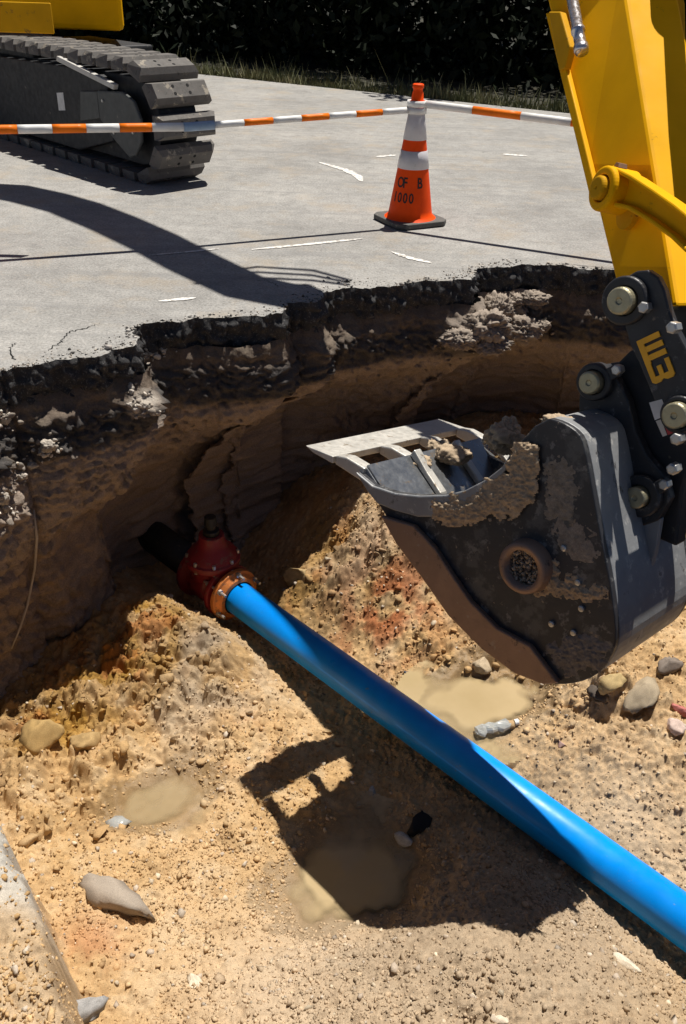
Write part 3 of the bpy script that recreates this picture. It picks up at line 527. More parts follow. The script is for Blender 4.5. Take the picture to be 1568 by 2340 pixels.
# water
def water(c, rr, lv, label):
    xs = np.arange(c[0]-rr, c[0]+rr, .012); ys = np.arange(c[1]-rr, c[1]+rr, .012); Xq, Yq = np.meshgrid(xs, ys); q = np.column_stack([Xq.ravel(), Yq.ravel()]); dp = lv-ground_z(q[:, 0], q[:, 1]); far_ = np.hypot(*(q-c).T) > rr
    ix = np.arange(len(q)).reshape(len(ys), len(xs)); Qq = np.stack([ix[:-1, :-1], ix[:-1, 1:], ix[1:, 1:], ix[1:, :-1]], -1).reshape(-1, 4); Qq = Qq[(dp[Qq] > -.004).any(1) & ~far_[Qq].any(1)]; us = np.unique(Qq); re_ = np.full(len(q), -1); re_[us] = np.arange(len(us))
    tag(link('puddle', mesh_arr('puddle', np.column_stack([q, np.full(len(q), lv)])[us], re_[Qq], M['water'], True, None, {'depth': np.clip(dp[us], 0, 1)})), label, None, None, 'structure')
water(pud[0][0], .42, PUDZ[0], 'tan puddle between the blue pipe and the bucket'); water(pud[1][0], .5, PUDZ[1], 'large muddy puddle in the bucket shadow'); water(pud[2][0], .24, PUDZ[2], 'shallow puddle on the left of the pit floor')
# single stones and litter
def rock(px, py, size, col, label, name='stone', cat='stone', sq=(1, .75, .6), seed=1, rough=.2, rz=None, mat=None, sink=.35):
    p = on_ground(px, py); r_ = np.random.default_rng(seed); V = RV3.copy(); nv = fbm(RV3*1.6+seed*3.1, 3, seed); V = V*(1+rough*1.6*nv+.35*rough*fbm(RV3*6+seed, 2, seed+1))[:, None]
    for _ in range(7):
        cv_ = r_.normal(size=3); cv_ /= np.linalg.norm(cv_); dv = V@cv_; V = V-np.outer(np.maximum(dv-r_.uniform(.35, .62), 0), cv_)*.92
    V = V*(1+.16*fbm(RV3*4+seed, 3, seed+3)+.10*fbm(RV3*11+seed, 2, seed+4))[:, None]*size*1.12*np.array(sq)
    a = r_.uniform(0, 6.28) if rz is None else rz; V = V@np.array([[cos(a), sin(a), 0], [-sin(a), cos(a), 0], [0, 0, 1]])
    cols = np.clip(np.array(col)*(1+.4*fbm(RV3*5+seed, 3, seed+5)[:, None]), .01, .9)
    o = link(name, mesh_arr(name, V, RF3, mat or M['stone'], False, cols)); o.location = V3(p+np.array([0, 0, size*sq[2]*(1-2*sink)])); return tag(o, label, cat)
rock(258,2050,.13,(.33,.275,.22),'long wet grey slab of stone leaning at the lower left bank',sq=(1.6,.6,.55),seed=41,rz=-.55,rough=.2,sink=.62)
rock(185,2310,.075,(.30,.29,.28),'grey angular stone at the bottom left corner',seed=3)
rock(450,2248,.035,(.62,.53,.40),'pale flat chip on the gravel near the bottom',sq=(1.2,.7,.4),seed=4)
rock(940,1552,.055,(.09,.095,.11),'dark slate-grey pebble beside the tan puddle',sq=(1.2,.7,.45),seed=5,rough=.12)
rock(1460,1592,.105,(.36,.29,.20),'rough tan boulder right below the bucket heel',seed=6)
rock(1395,1562,.085,(.42,.31,.15),'yellowish clay lump under the bucket heel',seed=7)
rock(1530,1530,.07,(.22,.18,.15),'dark brown lump behind the boulder at the right edge',seed=8)
rock(1370,1590,.06,(.10,.08,.065),'blackish wet clod in the gap beneath the bucket',seed=9)
rock(1545,1665,.05,(.55,.42,.36),'pinkish stone at the right edge of the pit',seed=10)
rock(1555,1625,.045,(.45,.16,.14),'red and pink stone at the right edge above the pale one',seed=19)
rock(1282,1702,.03,(.42,.28,.24),'small reddish pebble right of the crushed bottle',seed=11)
rock(918,1925,.05,(.42,.41,.39),'grey block half sunk in the shaded puddle',sq=(1.1,.7,.6),seed=12,rough=.1)
rock(850,1808,.035,(.40,.39,.37),'small grey block in shade beside the puddle',sq=(1.1,.7,.5),seed=13,rough=.1)
rock(960,1882,.07,(.02,.02,.022),'black lump of asphalt in the shaded puddle',sq=(1.2,.6,.6),seed=14,rough=.25)
rock(680,1318,.085,(.47,.34,.17),'rounded ochre clay lump beside the pipe coupling',sq=(1.1,.8,.75),seed=15,rough=.12)
rock(1095,1522,.075,(.42,.33,.22),'cracked clay clod at the puddle edge below the bucket',sq=(1,.8,.6),seed=16)
rock(105,1690,.12,(.38,.25,.10),'broad smooth clay lump at the foot of the left wall',sq=(1,.75,.6),seed=17,rough=.12)
rock(185,1700,.10,(.39,.26,.115),'second smooth clay lump right of the broadest one',sq=(.8,.9,.6),seed=18,rough=.12)
rock(1140,2330,.03,(.60,.50,.38),'pale chip at the bottom edge of the gravel',sq=(1.1,.8,.5),seed=20)
rock(1430,2205,.04,(.66,.57,.44),'cream flat stone in the lower right gravel',sq=(1.3,.7,.4),seed=21)
def litter(px, py, size, mat, label, seed, name='plastic_scrap', cat='litter', sq=(1.2, .8, .5)):
    p = on_ground(px, py); V = RV2*np.array(sq); V = V*(1+.55*fbm(RV2*2.4+seed, 2, seed))[:, None]*size; o = link(name, mesh_arr(name, V, RF2, mat)); o.location = V3(p+np.array([0, 0, size*.2])); tag(o, label, cat)
pb = on_ground(1128, 1672)
bt = thing('plastic_bottle', pb, 'crushed clear plastic bottle at the edge of the tan puddle', 'bottle')
bm = bmesh.new(); pr = [(-.10,.012),(-.095,.03),(-.06,.034),(-.045,.022),(-.02,.036),(.01,.026),(.04,.035),(.07,.03),(.09,.014),(.11,.013)]
add_lathe(bm, (0, 0, .03), (.95, .25, .1), pr, 14)
for v in bm.verts: v.co.z = .03+(v.co.z-.03)*.7+.012*sin(v.co.x*90)*cos(v.co.y*70)
bm_obj('bottle_body', bm, M['clear'], bt)
bm = bmesh.new(); add_lathe(bm, (.105, .027, .041), (.95, .25, .1), [(0, .016), (.02, .016)], 14); bm_obj('bottle_cap', bm, M['white'], bt)
litter(268, 1885, .045, M['clear'], 'clear crumpled plastic scrap on the left clay', 3); litter(735, 1993, .022, M['teal'], 'teal plastic fragment at the edge of the shadow', 5)
# pale root hanging on the left wall
wr = [(78,1170,4.2),(84,1230,4.18),(82,1310,4.15),(70,1380,4.1),(48,1440,4.05),(25,1490,4.0)]
bm = bmesh.new(); add_tube(bm, [on_wall(a[0], a[1]) for a in wr], [.005,.007,.007,.0065,.006,.004], 8); tag(bm_obj('hanging_root', bm, M['root'], None, True), 'thin pale root hanging down the left pit wall', 'root')

# ------------------------------------------------------------------ blue pipe and valve
PZ = -1.60; PA = atz(548, 1368, PZ); PB = atz(1568, 2107, PZ); pd = PB-PA; pd /= np.linalg.norm(pd); PEND = PB+pd*.9; OD = .197
bm = bmesh.new(); add_lathe(bm, PA-pd*.06, pd, [(0, OD/2-.012), (0, OD/2), (np.linalg.norm(PEND-PA)+.06, OD/2), (np.linalg.norm(PEND-PA)+.06, OD/2-.012), (0.001, OD/2-.012)], 64, cap=False)
tag(bm_obj('water_pipe', bm, M['pvc'], None, True), 'bright blue plastic water pipe crossing the pit', 'pipe')
vt = thing('gate_valve', PA-pd*.25-np.array([0, 0, .2]), 'dark red gate valve joined to the end of the blue pipe', 'valve', worldparts=True)
c0 = PA-pd*.02
bm = bmesh.new(); add_lathe(bm, c0-pd*.05, pd, [(0,.165),(.028,.165),(.034,.15),(.062,.128),(.066,.106),(-.002,.106)], 40, cap=False)
g_ = bm_obj('gland', bm, M['brass'], vt, False, .003, 'orange ring gland clamped round the pipe')
x_, y_, z_ = frame_of(pd)
for k in range(6):
    a = 2*pi*k/6+.4; bm = bmesh.new(); bc = V3(c0)+(x_*cos(a)+y_*sin(a))*.148; add_tube(bm, [bc-z_*.16, bc+z_*.045], .009, 8); add_lathe(bm, bc-z_*.016, z_, [(0,.018),(.016,.018)], 6); add_lathe(bm, bc-z_*.13, z_, [(0,.018),(.016,.018)], 6); bm_obj('bolt', bm, M['zinc'], g_)
b0 = V3(PA-pd*.10)
bm = bmesh.new(); add_lathe(bm, b0, -z_, [(0,.168),(.03,.168),(.034,.125),(.07,.115),(.09,.14),(.20,.14),(.24,.115),(.27,.125),(.275,.168),(.31,.168)], 40)
vb = bm_obj('valve_body', bm, M['red'], vt, True); bevel(vb, .004)
bc = b0-z_*.15
bm = bmesh.new(); add_lathe(bm, bc, (0, 0, 1), [(0,.13),(.12,.135),(.15,.165),(.185,.165),(.19,.15),(.22,.14),(.25,.10),(.31,.075),(.34,.075)], 32)
bn = bm_obj('bonnet', bm, M['red'], vt, True); bevel(bn, .004)
for k in range(8):
    a = 2*pi*k/8+.2; bm = bmesh.new(); add_lathe(bm, bc+Vector((cos(a)*.15, sin(a)*.15, .135)), (0, 0, 1), [(0,.012),(.075,.012)], 6); bm_obj('bolt', bm, M['zinc'], bn)
bm = bmesh.new(); add_lathe(bm, bc+Vector((0, 0, .34)), (0, 0, 1), [(0,.05),(.03,.05),(.035,.028),(.06,.028),(.065,.04),(.12,.034)], 12); bm_obj('operating_nut', bm, M['iron'], vt, False, .003)
bm = bmesh.new(); add_lathe(bm, b0-z_*.312, -z_, [(0,.105),(.9,.105)], 32); tag(bm_obj('iron_pipe', bm, M['iron'], None, True), 'old black iron pipe running from the valve into the earth wall', 'pipe')

# ------------------------------------------------------------------ traffic cones and cone bars
CB = atz(936, 507)
def lathe_obj(name, prof, mat, parent, n=40, smooth=True, bev=0, cap=False):
    bm = bmesh.new(); add_lathe(bm, (0, 0, 0), (0, 0, 1), prof, n, cap=cap); return bm_obj(name, bm, mat, parent, smooth, bev)
def cr(z): return .165+(.045-.165)*(z-.045)/(.80-.045)            # cone radius at height z
def make_cone(loc, label, rz):
    c = thing('traffic_cone', loc, label, 'traffic cone', 'orange cones holding up the striped bars'); c.rotation_euler = (0, 0, rz)
    bm = bmesh.new(); h = .215; ch = .05; oc = [(h-ch,-h),(h,-h+ch),(h,h-ch),(h-ch,h),(-h+ch,h),(-h,h-ch),(-h,-h+ch),(-h+ch,-h)]
    add_prism(bm, [(x, y, .006) for x, y in oc], (0, 0, .034)); bm_obj('base', bm, M['rubber'], c, False, .006)
    body = lathe_obj('cone_body', [(.04,.19),(.05,.178),(.062,.163)]+[(z, cr(z)) for z in (.1,.2,.3,.45,.6,.7,.80)]+[(.80,.052),(.815,.052),(.83,.043),(.87,.039),(.885,.033),(.90,.033),(.905,.039),(.925,.039),(.93,.033),(.93,.0)], M['cone'], c)
    for z0, z1 in ((.385,.505),(.575,.765)): lathe_obj('reflective_band', [(z0, cr(z0)+.001),(z0+.001, cr(z0)+.004),(z1-.001, cr(z1)+.004),(z1, cr(z1)+.001)], M['reflect'], body)
    return c
def letters(txt, size, z0, ang0, parent, adv):
    for i_, ch_ in enumerate(txt):
        if ch_ == ' ': continue
        cu = bpy.data.curves.new('t', 'FONT'); cu.body = ch_; cu.size = size; cu.extrude = .0006; cu.offset = .0016; cu.resolution_u = 3; to = bpy.data.objects.new('t', cu); COL.objects.link(to)
        bpy.context.view_layer.update(); me = bpy.data.meshes.new_from_object(to.evaluated_get(bpy.context.evaluated_depsgraph_get())); bpy.data.objects.remove(to)
        for v in me.vertices:
            z = z0+v.co.y; rr = cr(z)+.0016+v.co.z; a = ang0+(v.co.x*.75+i_*adv)/cr(z0+size*.3); v.co = (rr*cos(a), rr*sin(a), z)
        me.materials.clear(); me.materials.append(M['ink']); link('letter', me, parent)
ROT = radians(28)
cone = make_cone(CB, 'orange traffic cone with two white bands standing in full view on the road', ROT)
body = [ch for ch in cone.children if ch.name.startswith('cone_body')][0]
vang = math.atan2(-CB[1], -CB[0])-ROT
letters('OF B', .10, .265, vang-.95, body, .052); letters('1000', .095, .165, vang-1.05, body, .044)
BZ = .765
cr_end = atz(1575, 321, .74); cl_end = atz(-240, 298, .74)
cb2 = make_cone(np.array([cr_end[0], cr_end[1], 0]), 'orange traffic cone almost hidden behind the yellow excavator arm', .4)
cb3 = make_cone(np.array([cl_end[0], cl_end[1], 0]), 'orange traffic cone just outside the left edge of the picture', .9)
def bar(a, b, first_orange, label, parts, joint=None, mid=None):
    a = np.array(a, float); b = np.array(b, float); L = np.linalg.norm(b-a); d_ = (b-a)/L; r_ = .055
    t_ = thing('cone_bar', (a+b)/2-np.array([0, 0, .02]), label, 'barrier bar', 'striped bars linking the cones', worldparts=True)
    a2 = a+d_*.07; b2 = b-d_*.07; L2 = np.linalg.norm(b2-a2); nseg = max(2, int(round(L2/parts))); rad = lambda s: .026 if (joint is None or s < joint) else .021
    
    if mid is not None: l1 = np.linalg.norm(mid-a2); L2 = l1+np.linalg.norm(b2-mid); at = lambda s_: a2+(mid-a2)/l1*s_ if s_ <= l1 else mid+(b2-mid)/(L2-l1)*(s_-l1); nseg = int(round(L2/parts))
    else: at = lambda s_: a2+d_*s_
    bm = bmesh.new(); add_tube(bm, [at(L2*k_/24) for k_ in range(25)], .018, 16); tube = bm_obj('inner_tube', bm, M['white'], t_, True)
    for k in range(nseg):
        s0 = L2*k/nseg; s1 = L2*(k+1)/nseg-.0012; bm = bmesh.new(); rr = rad(s0); mm = M['orange'] if (k % 2 == 0) == first_orange else M['white']
        if joint is not None and s0 <= joint < s1: mm = M['clear_patch']; rr = .0275
        add_tube(bm, [at(s0+(s1-s0)*k_/4) for k_ in range(5)], rr, 20); bm_obj('stripe', bm, mm, t_, True).data.polygons[-1].use_smooth = False
    for e, s in ((a, 1), (b, -1)):
        bm = bmesh.new(); add_lathe(bm, e-np.array([0, 0, .022]), (0, 0, 1), [(0,.058),(0,.07),(.04,.07),(.04,.058),(0,.058)], 28, cap=False); bm_obj('end_ring', bm, M['white'], t_, True)
    return t_
ctop = np.array([CB[0], CB[1], BZ])
def xof(p): v = p-CC; return 784+(v@RT)/(v@fwd)*FPX
la = np.array([cl_end[0], cl_end[1], .735]); jl = min((abs(xof(la+(ctop-la)*k)-430), k) for k in np.linspace(.1, .9, 400))[1]*np.linalg.norm(ctop-la)
bar(la, ctop, True, 'orange and white striped bar from the left edge to the standing cone', .205, jl-.07, mid=atz(432, 290, .715))
bar(ctop+np.array([0, 0, .043]), np.array([cr_end[0], cr_end[1], .76]), False, 'orange and white striped bar right of the cone running behind the arm', .34)

# ------------------------------------------------------------------ excavator
ex = thing('excavator', (-3.6, 9.9, 0), 'yellow tracked excavator reaching over the pit with a black toothed bucket', 'excavator', worldparts=True)
# --- bucket
BD = 3.72; A = atd(698, 1018, BD); UDEG = 43; u3 = np.array([cos(radians(UDEG)), -sin(radians(UDEG)), 0]); n3 = np.array([sin(radians(UDEG)), cos(radians(UDEG)), 0])
best = min((abs((atd(1003, 957, D)-A)@u3), D) for D in np.linspace(3.4, 5.0, 600)); B_ = atd(1003, 957, best[1]); LW = np.linalg.norm(B_-A); nn_ = (B_-A)/LW
z3 = np.cross(nn_, u3); z3 *= np.sign(z3[2])
def BP(px, py, t_=0.0):
    d_ = ray(px, py); k = ((A+nn_*t_-CC)@nn_)/(d_@nn_); return CC+d_*k
def BPL(L, t_=0.0): return [BP(x, y, t_) for x, y in L]
def inset(P, amt):
    """offset a polyline inside its plane (plane spanned by u3, z3)"""
    P = np.array(P); out = []
    for i in range(len(P)):
        t_ = P[min(i+1, len(P)-1)]-P[max(i-1, 0)]; t_ /= np.linalg.norm(t_); s = np.cross(nn_, t_); out.append(P[i]+s*amt)
    return out
floor_px = [(817,1077),(848,1126),(880,1176),(914,1241),(974,1321),(1034,1406),(1109,1481),(1184,1536),(1249,1561),(1310,1562),(1365,1540),(1398,1495),(1408,1440),(1395,1330),(1375,1230),(1355,1120),(1340,1040),(1325,995),(1290,968),(1256,956)]
rim_curve = [(1221,974),(1190,1008),(1171,1035),(1153,1065),(1114,1095),(1066,1120),(1023,1130),(963,1132),(908,1126),(856,1109)]
def spline(L, n_=4):
    L = np.array(L, float); out = []
    for i in range(len(L)-1):
        p0, p1, p2, p3 = L[max(i-1, 0)], L[i], L[i+1], L[min(i+2, len(L)-1)]
        for k in range(n_): t_ = k/n_; out.append(.5*((2*p1)+(-p0+p2)*t_+(2*p0-5*p1+4*p2-p3)*t_**2+(-p0+3*p1-3*p2+p3)*t_**3))
    return [tuple(q) for q in out]+[tuple(L[-1])]
floor_px = floor_px[:2]+spline(floor_px[2:], 3)
prof = BPL(floor_px); side = prof+BPL(rim_curve)
ctr = np.mean(side, 0); sg = 1 if np.dot(np.cross(nn_, prof[10]-prof[9]), ctr-prof[9]) > 0 else -1
inn = inset(prof, .028*sg)
TH = .028
def farw(p): return LW-.31*float(np.clip(((p-A)@u3-.12)/.75, 0, 1))            # the bucket narrows towards its back
bm = bmesh.new(); add_strip(bm, [p+nn_*TH for p in prof], [p+nn_*TH for p in inn], None, [nn_*(farw(p)-2*TH) for p in prof]); bucket = bm_obj('bucket', bm, M['shell'], ex, False, .004, 'black and bare steel digging bucket curled up over the pit')
bm = bmesh.new(); add_prism(bm, side, nn_*TH); sp = bm_obj('side_plate', bm, M['bucket'], bucket, False, .005)
bm = bmesh.new(); add_prism(bm, [p+nn_*(farw(p)-TH) for p in side], nn_*TH); bm_obj('side_plate', bm, M['bucket'], bucket, False, .005)
# steel lining of the bucket floor near the lip
lin0 = inset(prof[:17], .0285*sg); lin1 = inset(prof[:17], .036*sg)
bm = bmesh.new(); add_strip(bm, [p+nn_*(TH+.004) for p in lin0], [p+nn_*(TH+.004) for p in lin1], None, [nn_*(farw(p)-2*TH-.008) for p in prof[:17]]); bm_obj('liner', bm, M['inner'], bucket)
# rim band under the scooped side
rc = BPL(rim_curve[2:]+[(817,1077)], -.001); rb = BPL([(1160,1072),(1140,1100),(1105,1135),(1060,1165),(1015,1180),(960,1180),(905,1165),(868,1150),(845,1122)], -.001)
bm = bmesh.new(); add_strip(bm, rc, rb, nn_*-.014); bm_obj('rim_band', bm, M['shell'], bucket, False, .005)
cut = [(879,1176),(954,1198),(1004,1251),(1039,1306),(1084,1371),(1144,1431),(1219,1471),(1284,1556),(1249,1559),(1184,1534),(1109,1479),(1034,1404),(974,1319),(914,1239)]
bm = bmesh.new(); add_prism(bm, BPL(cut, -.001), nn_*-.026); bm_obj('side_cutter', bm, M['wear'], bucket, False, .006, 'curved brown worn side cutter plate')
# blade across the teeth
f0 = BP(698, 1018); f1 = BP(761, 1043); lip = BP(817, 1077); up_b = np.cross(nn_, f1-f0); up_b /= np.linalg.norm(up_b); up_b *= np.sign(up_b[2])
bm = bmesh.new(); vec = nn_*LW; add_prism(bm, [f0, f1, f1-up_b*.03, f0+(f1-f0)*.3-up_b*.018], vec); bm_obj('cutting_blade', bm, M['polished'], bucket, False, .003, 'pale worn flat blade welded across the teeth')
for k, tk in enumerate(np.linspace(.012, LW-.075, 4)):
    bm = bmesh.new(); wv = nn_*.06; g1 = f1+(f1-f0)*.02; l_in = inn[1]
    top = [g1+up_b*.004, f1*.55+lip*.45+up_b*.022, lip+up_b*.018+(f1-f0)*.15]; bot = [g1-up_b*.034, f1*.5+lip*.5-up_b*.035, lip-up_b*.04+(f1-f0)*.1]
    add_strip(bm, [p+nn_*tk for p in top], [p+nn_*tk for p in bot], wv); tooth = bm_obj('tooth', bm, M['polished'], bucket, False, .006)
    rib0 = inset([lip]+prof[1:4], .0365*sg); rib1 = inset([lip+up_b*.012]+prof[1:4], .062*sg); rib1[-1] = rib0[-1]*.6+rib1[-1]*.4
    if 0 < k: bm = bmesh.new(); add_strip(bm, [p+nn_*(tk+.006) for p in rib0], [p+nn_*(tk+.006) for p in rib1], nn_*.045); bm_obj('tooth_shank', bm, M['polished'], bucket, False, .006)
# lip plate between teeth
bm = bmesh.new(); l0 = lip+(f1-lip)*.12; add_prism(bm, [l0+nn_*.03, l0-up_b*.04+nn_*.03, prof[1]+nn_*.03, inn[1]+nn_*.03], nn_*(LW-.06)); bm_obj('lip', bm, M['inner'], bucket, False, .004)
# dirt-packed boss on the side
bcn = BP(1208, 1292, 0); bm = bmesh.new(); add_lathe(bm, bcn, -nn_, [(0,.098),(.045,.092),(.05,.086),(.05,.066),(.012,.064),(.008,0.0)], 36, cap=False); boss = bm_obj('boss_ring', bm, M['wear'], bucket, True, label='round boss packed with dirt')
nd = 260; aa = r.uniform(0, 6.28, nd); rr_ = .066*np.sqrt(r.random(nd)); xx, yy, zz_ = [np.array(v) for v in frame_of(-nn_)]
Pd = bcn+xx*(rr_*np.cos(aa))[:, None]+yy*(rr_*np.sin(aa))[:, None]-nn_*(.014+.012*r.random(nd))[:, None]
tag(link('packed_dirt', scatter('packed_dirt', Pd, r.uniform(.004, .011, nd), stone_cols(nd, r, [(.38,.30,.21),(.30,.23,.16),(.44,.36,.27)]), M['stone'], (RV1, RF1), .25, 1, .5), boss), None, None, None, 'stuff')
def smear(poly_px, thick, pal, t0=0.0, seed=1, cover=.5, step=1.8, name='dried_mud'):
    P_ = np.array(poly_px, float); mn = P_.min(0); mx = P_.max(0); xs = np.arange(mn[0], mx[0], step); ys = np.arange(mn[1], mx[1], step); Xq, Yq = np.meshgrid(xs, ys); q = np.column_stack([Xq.ravel(), Yq.ravel()])
    ed_ = np.full(len(q), 1e9)
    for a, b_ in zip(P_, np.roll(P_, -1, 0)):
        d_ = b_-a; tt = np.clip(((q-a)@d_)/(d_@d_), 0, 1); ed_ = np.minimum(ed_, np.hypot(*(q-(a+tt[:, None]*d_)).T))
    ins = inside(q, P_); f_ = np.where(ins, ed_, -ed_)/22+.9*fbm(q*.05, 3, seed)+.5*fbm(q*.16, 3, seed+2)-(.5-cover); h_ = np.clip(f_, -1, 1); hh_ = thick*np.clip(f_, 0, 1.2)*(.5+.5*np.clip(fbm(q*.22, 3, seed+5)+.6, 0, 1.5))
    p3 = np.array([BP(x, y, t0) for x, y in q])-nn_*np.where(f_ > 0, np.minimum(hh_, .0004+f_*.03), f_*.012)[:, None]; W2 = len(xs); idx_ = np.arange(len(q)).reshape(len(ys), W2); Qq = np.stack([idx_[:-1, :-1], idx_[:-1, 1:], idx_[1:, 1:], idx_[1:, :-1]], -1).reshape(-1, 4); Qq = Qq[(f_[Qq] > -.02).any(1)]
    us = np.unique(Qq); re_ = np.full(len(q), -1); re_[us] = np.arange(len(us)); cc_ = np.array(pal[0])*(1+.35*fbm(q*.12, 3, seed+7))[:, None]
    tag(link(name, mesh_arr(name, p3[us], re_[Qq], M['stone'], False, np.clip(cc_[us], .02, .8)), bucket), None, None, None, 'stuff')
DIRT = [(.42,.31,.20),(.36,.27,.18),(.47,.36,.25)]
smear([(985,1148),(1060,1138),(1150,1080),(1190,1010),(1235,1025),(1215,1120),(1200,1165),(1110,1185),(1070,1205),(1000,1190)], .010, DIRT, -.0155, 11, .62)
smear([(1215,1262),(1265,1280),(1300,1325),(1392,1352),(1390,1378),(1300,1372),(1225,1362)], .012, DIRT, 0, 21, .5)
smear([(1240,1060),(1300,1040),(1330,1120),(1310,1190),(1250,1180)], .004, [(.22,.19,.155)], 0, 41, .35); smear([(1240,1480),(1330,1440),(1395,1470),(1370,1530),(1290,1550)], .008, [(.20,.175,.15)], 0, 51, .45)
smear([(1260,1180),(1350,1200),(1375,1270),(1320,1300),(1270,1260)], .003, [(.25,.21,.17)], 0, 61, .2)
# loads of soil inside the bucket
def bsoil(px, py, t_, rad, seed):
    V, F, Cc = crumb_mass(BP(px, py, t_), rad, seed, [(.42,.32,.215)]); tag(link('bucket_soil', mesh_arr('bucket_soil', V, F, M['stone'], False, Cc), bucket), None, None, None, 'stuff')
bsoil(1035,1040,.50,(.075,.06,.04),701); bsoil(1005,1022,.56,(.05,.05,.03),703); bsoil(958,1056,.34,(.05,.045,.03),705); bsoil(858,1088,.10,(.04,.035,.03),707); bsoil(1148,1000,.62,(.07,.06,.06),709); bsoil(1165,975,.66,(.04,.04,.04),711); bsoil(1275,962,.06,(.05,.04,.018),713)
for (x, y) in [(1330,1390),(1262,1425),(1312,1445),(1290,1252),(1322,1330)]:
    bm = bmesh.new(); add_lathe(bm, BP(x, y, 0), -nn_, [(0,.012),(.008,.011),(.010,.006)], 10); bm_obj('rivet', bm, M['zinc'], bucket)
# ears, pins, gussets
ear = [(1335,1000),(1322,930),(1325,880),(1345,838),(1385,832),(1408,862),(1436,915),(1452,985),(1478,1040),(1520,1090),(1532,1140),(1505,1190),(1462,1205),(1448,1150),(1436,1080),(1420,1020),(1390,1000)]
for t_ in (.30, .46): 
    bm = bmesh.new(); add_prism(bm, BPL(ear, .30), nn_*.045)
    if t_ > .31:
        for v in bm.verts: v.co += V3(nn_*(t_-.30))
    bm_obj('ear', bm, M['black'], bucket, False, .006)
gus = [(1440,1190),(1510,1185),(1500,1250),(1480,1330),(1470,1400),(1455,1400),(1440,1320),(1432,1270)]
bm = bmesh.new(); add_prism(bm, BPL(gus, .305), nn_*.03); bm_obj('gusset', bm, M['shell'], bucket, False, .004)
def pin_set(px, py, t_, rp, rc_, bolt_px, parent, axis_len=.24, collar_mat='black'):
    c = BP(px, py, t_)
    bm = bmesh.new(); add_lathe(bm, c, -nn_, [(-axis_len, rp),(.05, rp),(.056, rp*.86),(.056, rp*.25),(.051, rp*.2)], 28); bm_obj('pin', bm, M['pin'], parent, False, .002)
    bm = bmesh.new(); add_lathe(bm, c, -nn_, [(-.02, rc_),(.018, rc_),(.024, rc_*.93),(.024, rp*1.08),(-.02, rp*1.08)], 32, cap=False)
    if bolt_px:
        bq = BP(bolt_px[0], bolt_px[1], t_); dirb = bq-c; dirb /= np.linalg.norm(dirb); sd = np.cross(nn_, dirb)*.022
        add_prism(bm, [c+dirb*rc_*.8+sd, bq+sd, bq-sd, c+dirb*rc_*.8-sd], nn_*-.02)
    bm_obj('collar', bm, M[collar_mat], parent, False, .003)
    if bolt_px: bm = bmesh.new(); add_lathe(bm, bq-nn_*.0, -nn_, [(0,.019),(.035,.019),(.038,.014)], 6); bm_obj('bolt', bm, M['zinc'], parent, False, .002)
pin_set(1362, 872, .29, .040, .066, (1418,844), bucket); pin_set(1466, 1132, .29, .038, .075, (1526,1104), bucket)
# --- quick coupler between arm and bucket
ct = .18
cpl = [(1412,690),(1415,655),(1432,632),(1455,619),(1480,617),(1503,632),(1518,662),(1530,712),(1545,752),(1568,795),(1605,850),(1625,920),(1610,990),(1570,1020),(1528,992),(1505,945),(1483,885),(1458,825),(1440,790),(1425,735)]
bm = bmesh.new(); add_prism(bm, BPL(cpl, ct), nn_*.04); coup = bm_obj('coupler', bm, M['black'], ex, False, .006, 'black quick coupler plate with a yellow logo')
bm = bmesh.new(); add_prism(bm, [p+nn_*.34 for p in BPL(cpl, ct)], nn_*.04); bm_obj('coupler_plate', bm, M['black'], coup, False, .006)
inner_c = [(1440,800),(1500,790),(1560,850),(1600,930),(1590,1010),(1560,1120),(1545,1250),(1500,1230),(1490,1100),(1460,1000),(1420,920),(1395,880),(1410,830)]
bm = bmesh.new(); add_prism(bm, BPL(inner_c, .36), nn_*.09); bm_obj('coupler_block', bm, M['frame'], coup, False, .01)
pin_set(1432, 687, ct, .044, .078, (1480,702), coup, .36); pin_set(1556, 946, ct, .042, .060, None, coup, .36)
for (x, y) in [(1547,748),(1547,1068),(1556,1000)]:
    bm = bmesh.new(); add_lathe(bm, BP(x, y, .15), -nn_, [(0,.02),(.04,.02),(.044,.014)], 6); bm_obj('bolt', bm, M['zinc'], coup, False, .002)
# logo: letters W and B built as raised shapes, reading down the plate
LO = BP(1473, 772, ct-.0005); ex_ = BP(1512, 872, ct-.0005)-LO; ll = np.linalg.norm(ex_); e1 = ex_/ll; e2 = np.cross(nn_, e1)
if (e2@ (BP(1500, 770, ct)-BP(1470, 780, ct))) < 0: e2 = -e2
def lpoly(L): return [LO+e1*(x*ll)+e2*((y-.18)*ll) for x, y in L]
bm = bmesh.new()
for L in ([(0,0),(.56,0),(.56,.13),(0,.13)], [(0,.132),(.12,.132),(.12,.52),(0,.52)], [(.19,.132),(.31,.132),(.31,.52),(.19,.52)], [(.38,.132),(.50,.132),(.50,.52),(.38,.52)],
          [(.562,0),(.95,0),(1.0,.06),(1.0,.18),(.95,.26),(1.0,.34),(1.0,.46),(.95,.52),(.58,.52),(.58,.42),(.86,.42),(.86,.31),(.66,.31),(.66,.21),(.86,.21),(.86,.11),(.562,.11)]):
    add_prism(bm, lpoly(L), nn_*-.006)
bm_obj('logo', bm, M['logo'], coup)
bm = bmesh.new(); add_prism(bm, BPL([(1484,920),(1513,912),(1526,948),(1497,960)], ct-.0006), nn_*-.0015); bm_obj('decal', bm, M['decal_white'], coup)
bm = bmesh.new(); add_prism(bm, BPL([(1513,957),(1536,948),(1550,984),(1527,994)], ct-.0006), nn_*-.0015); bm_obj('decal', bm, M['decal_red'], coup)
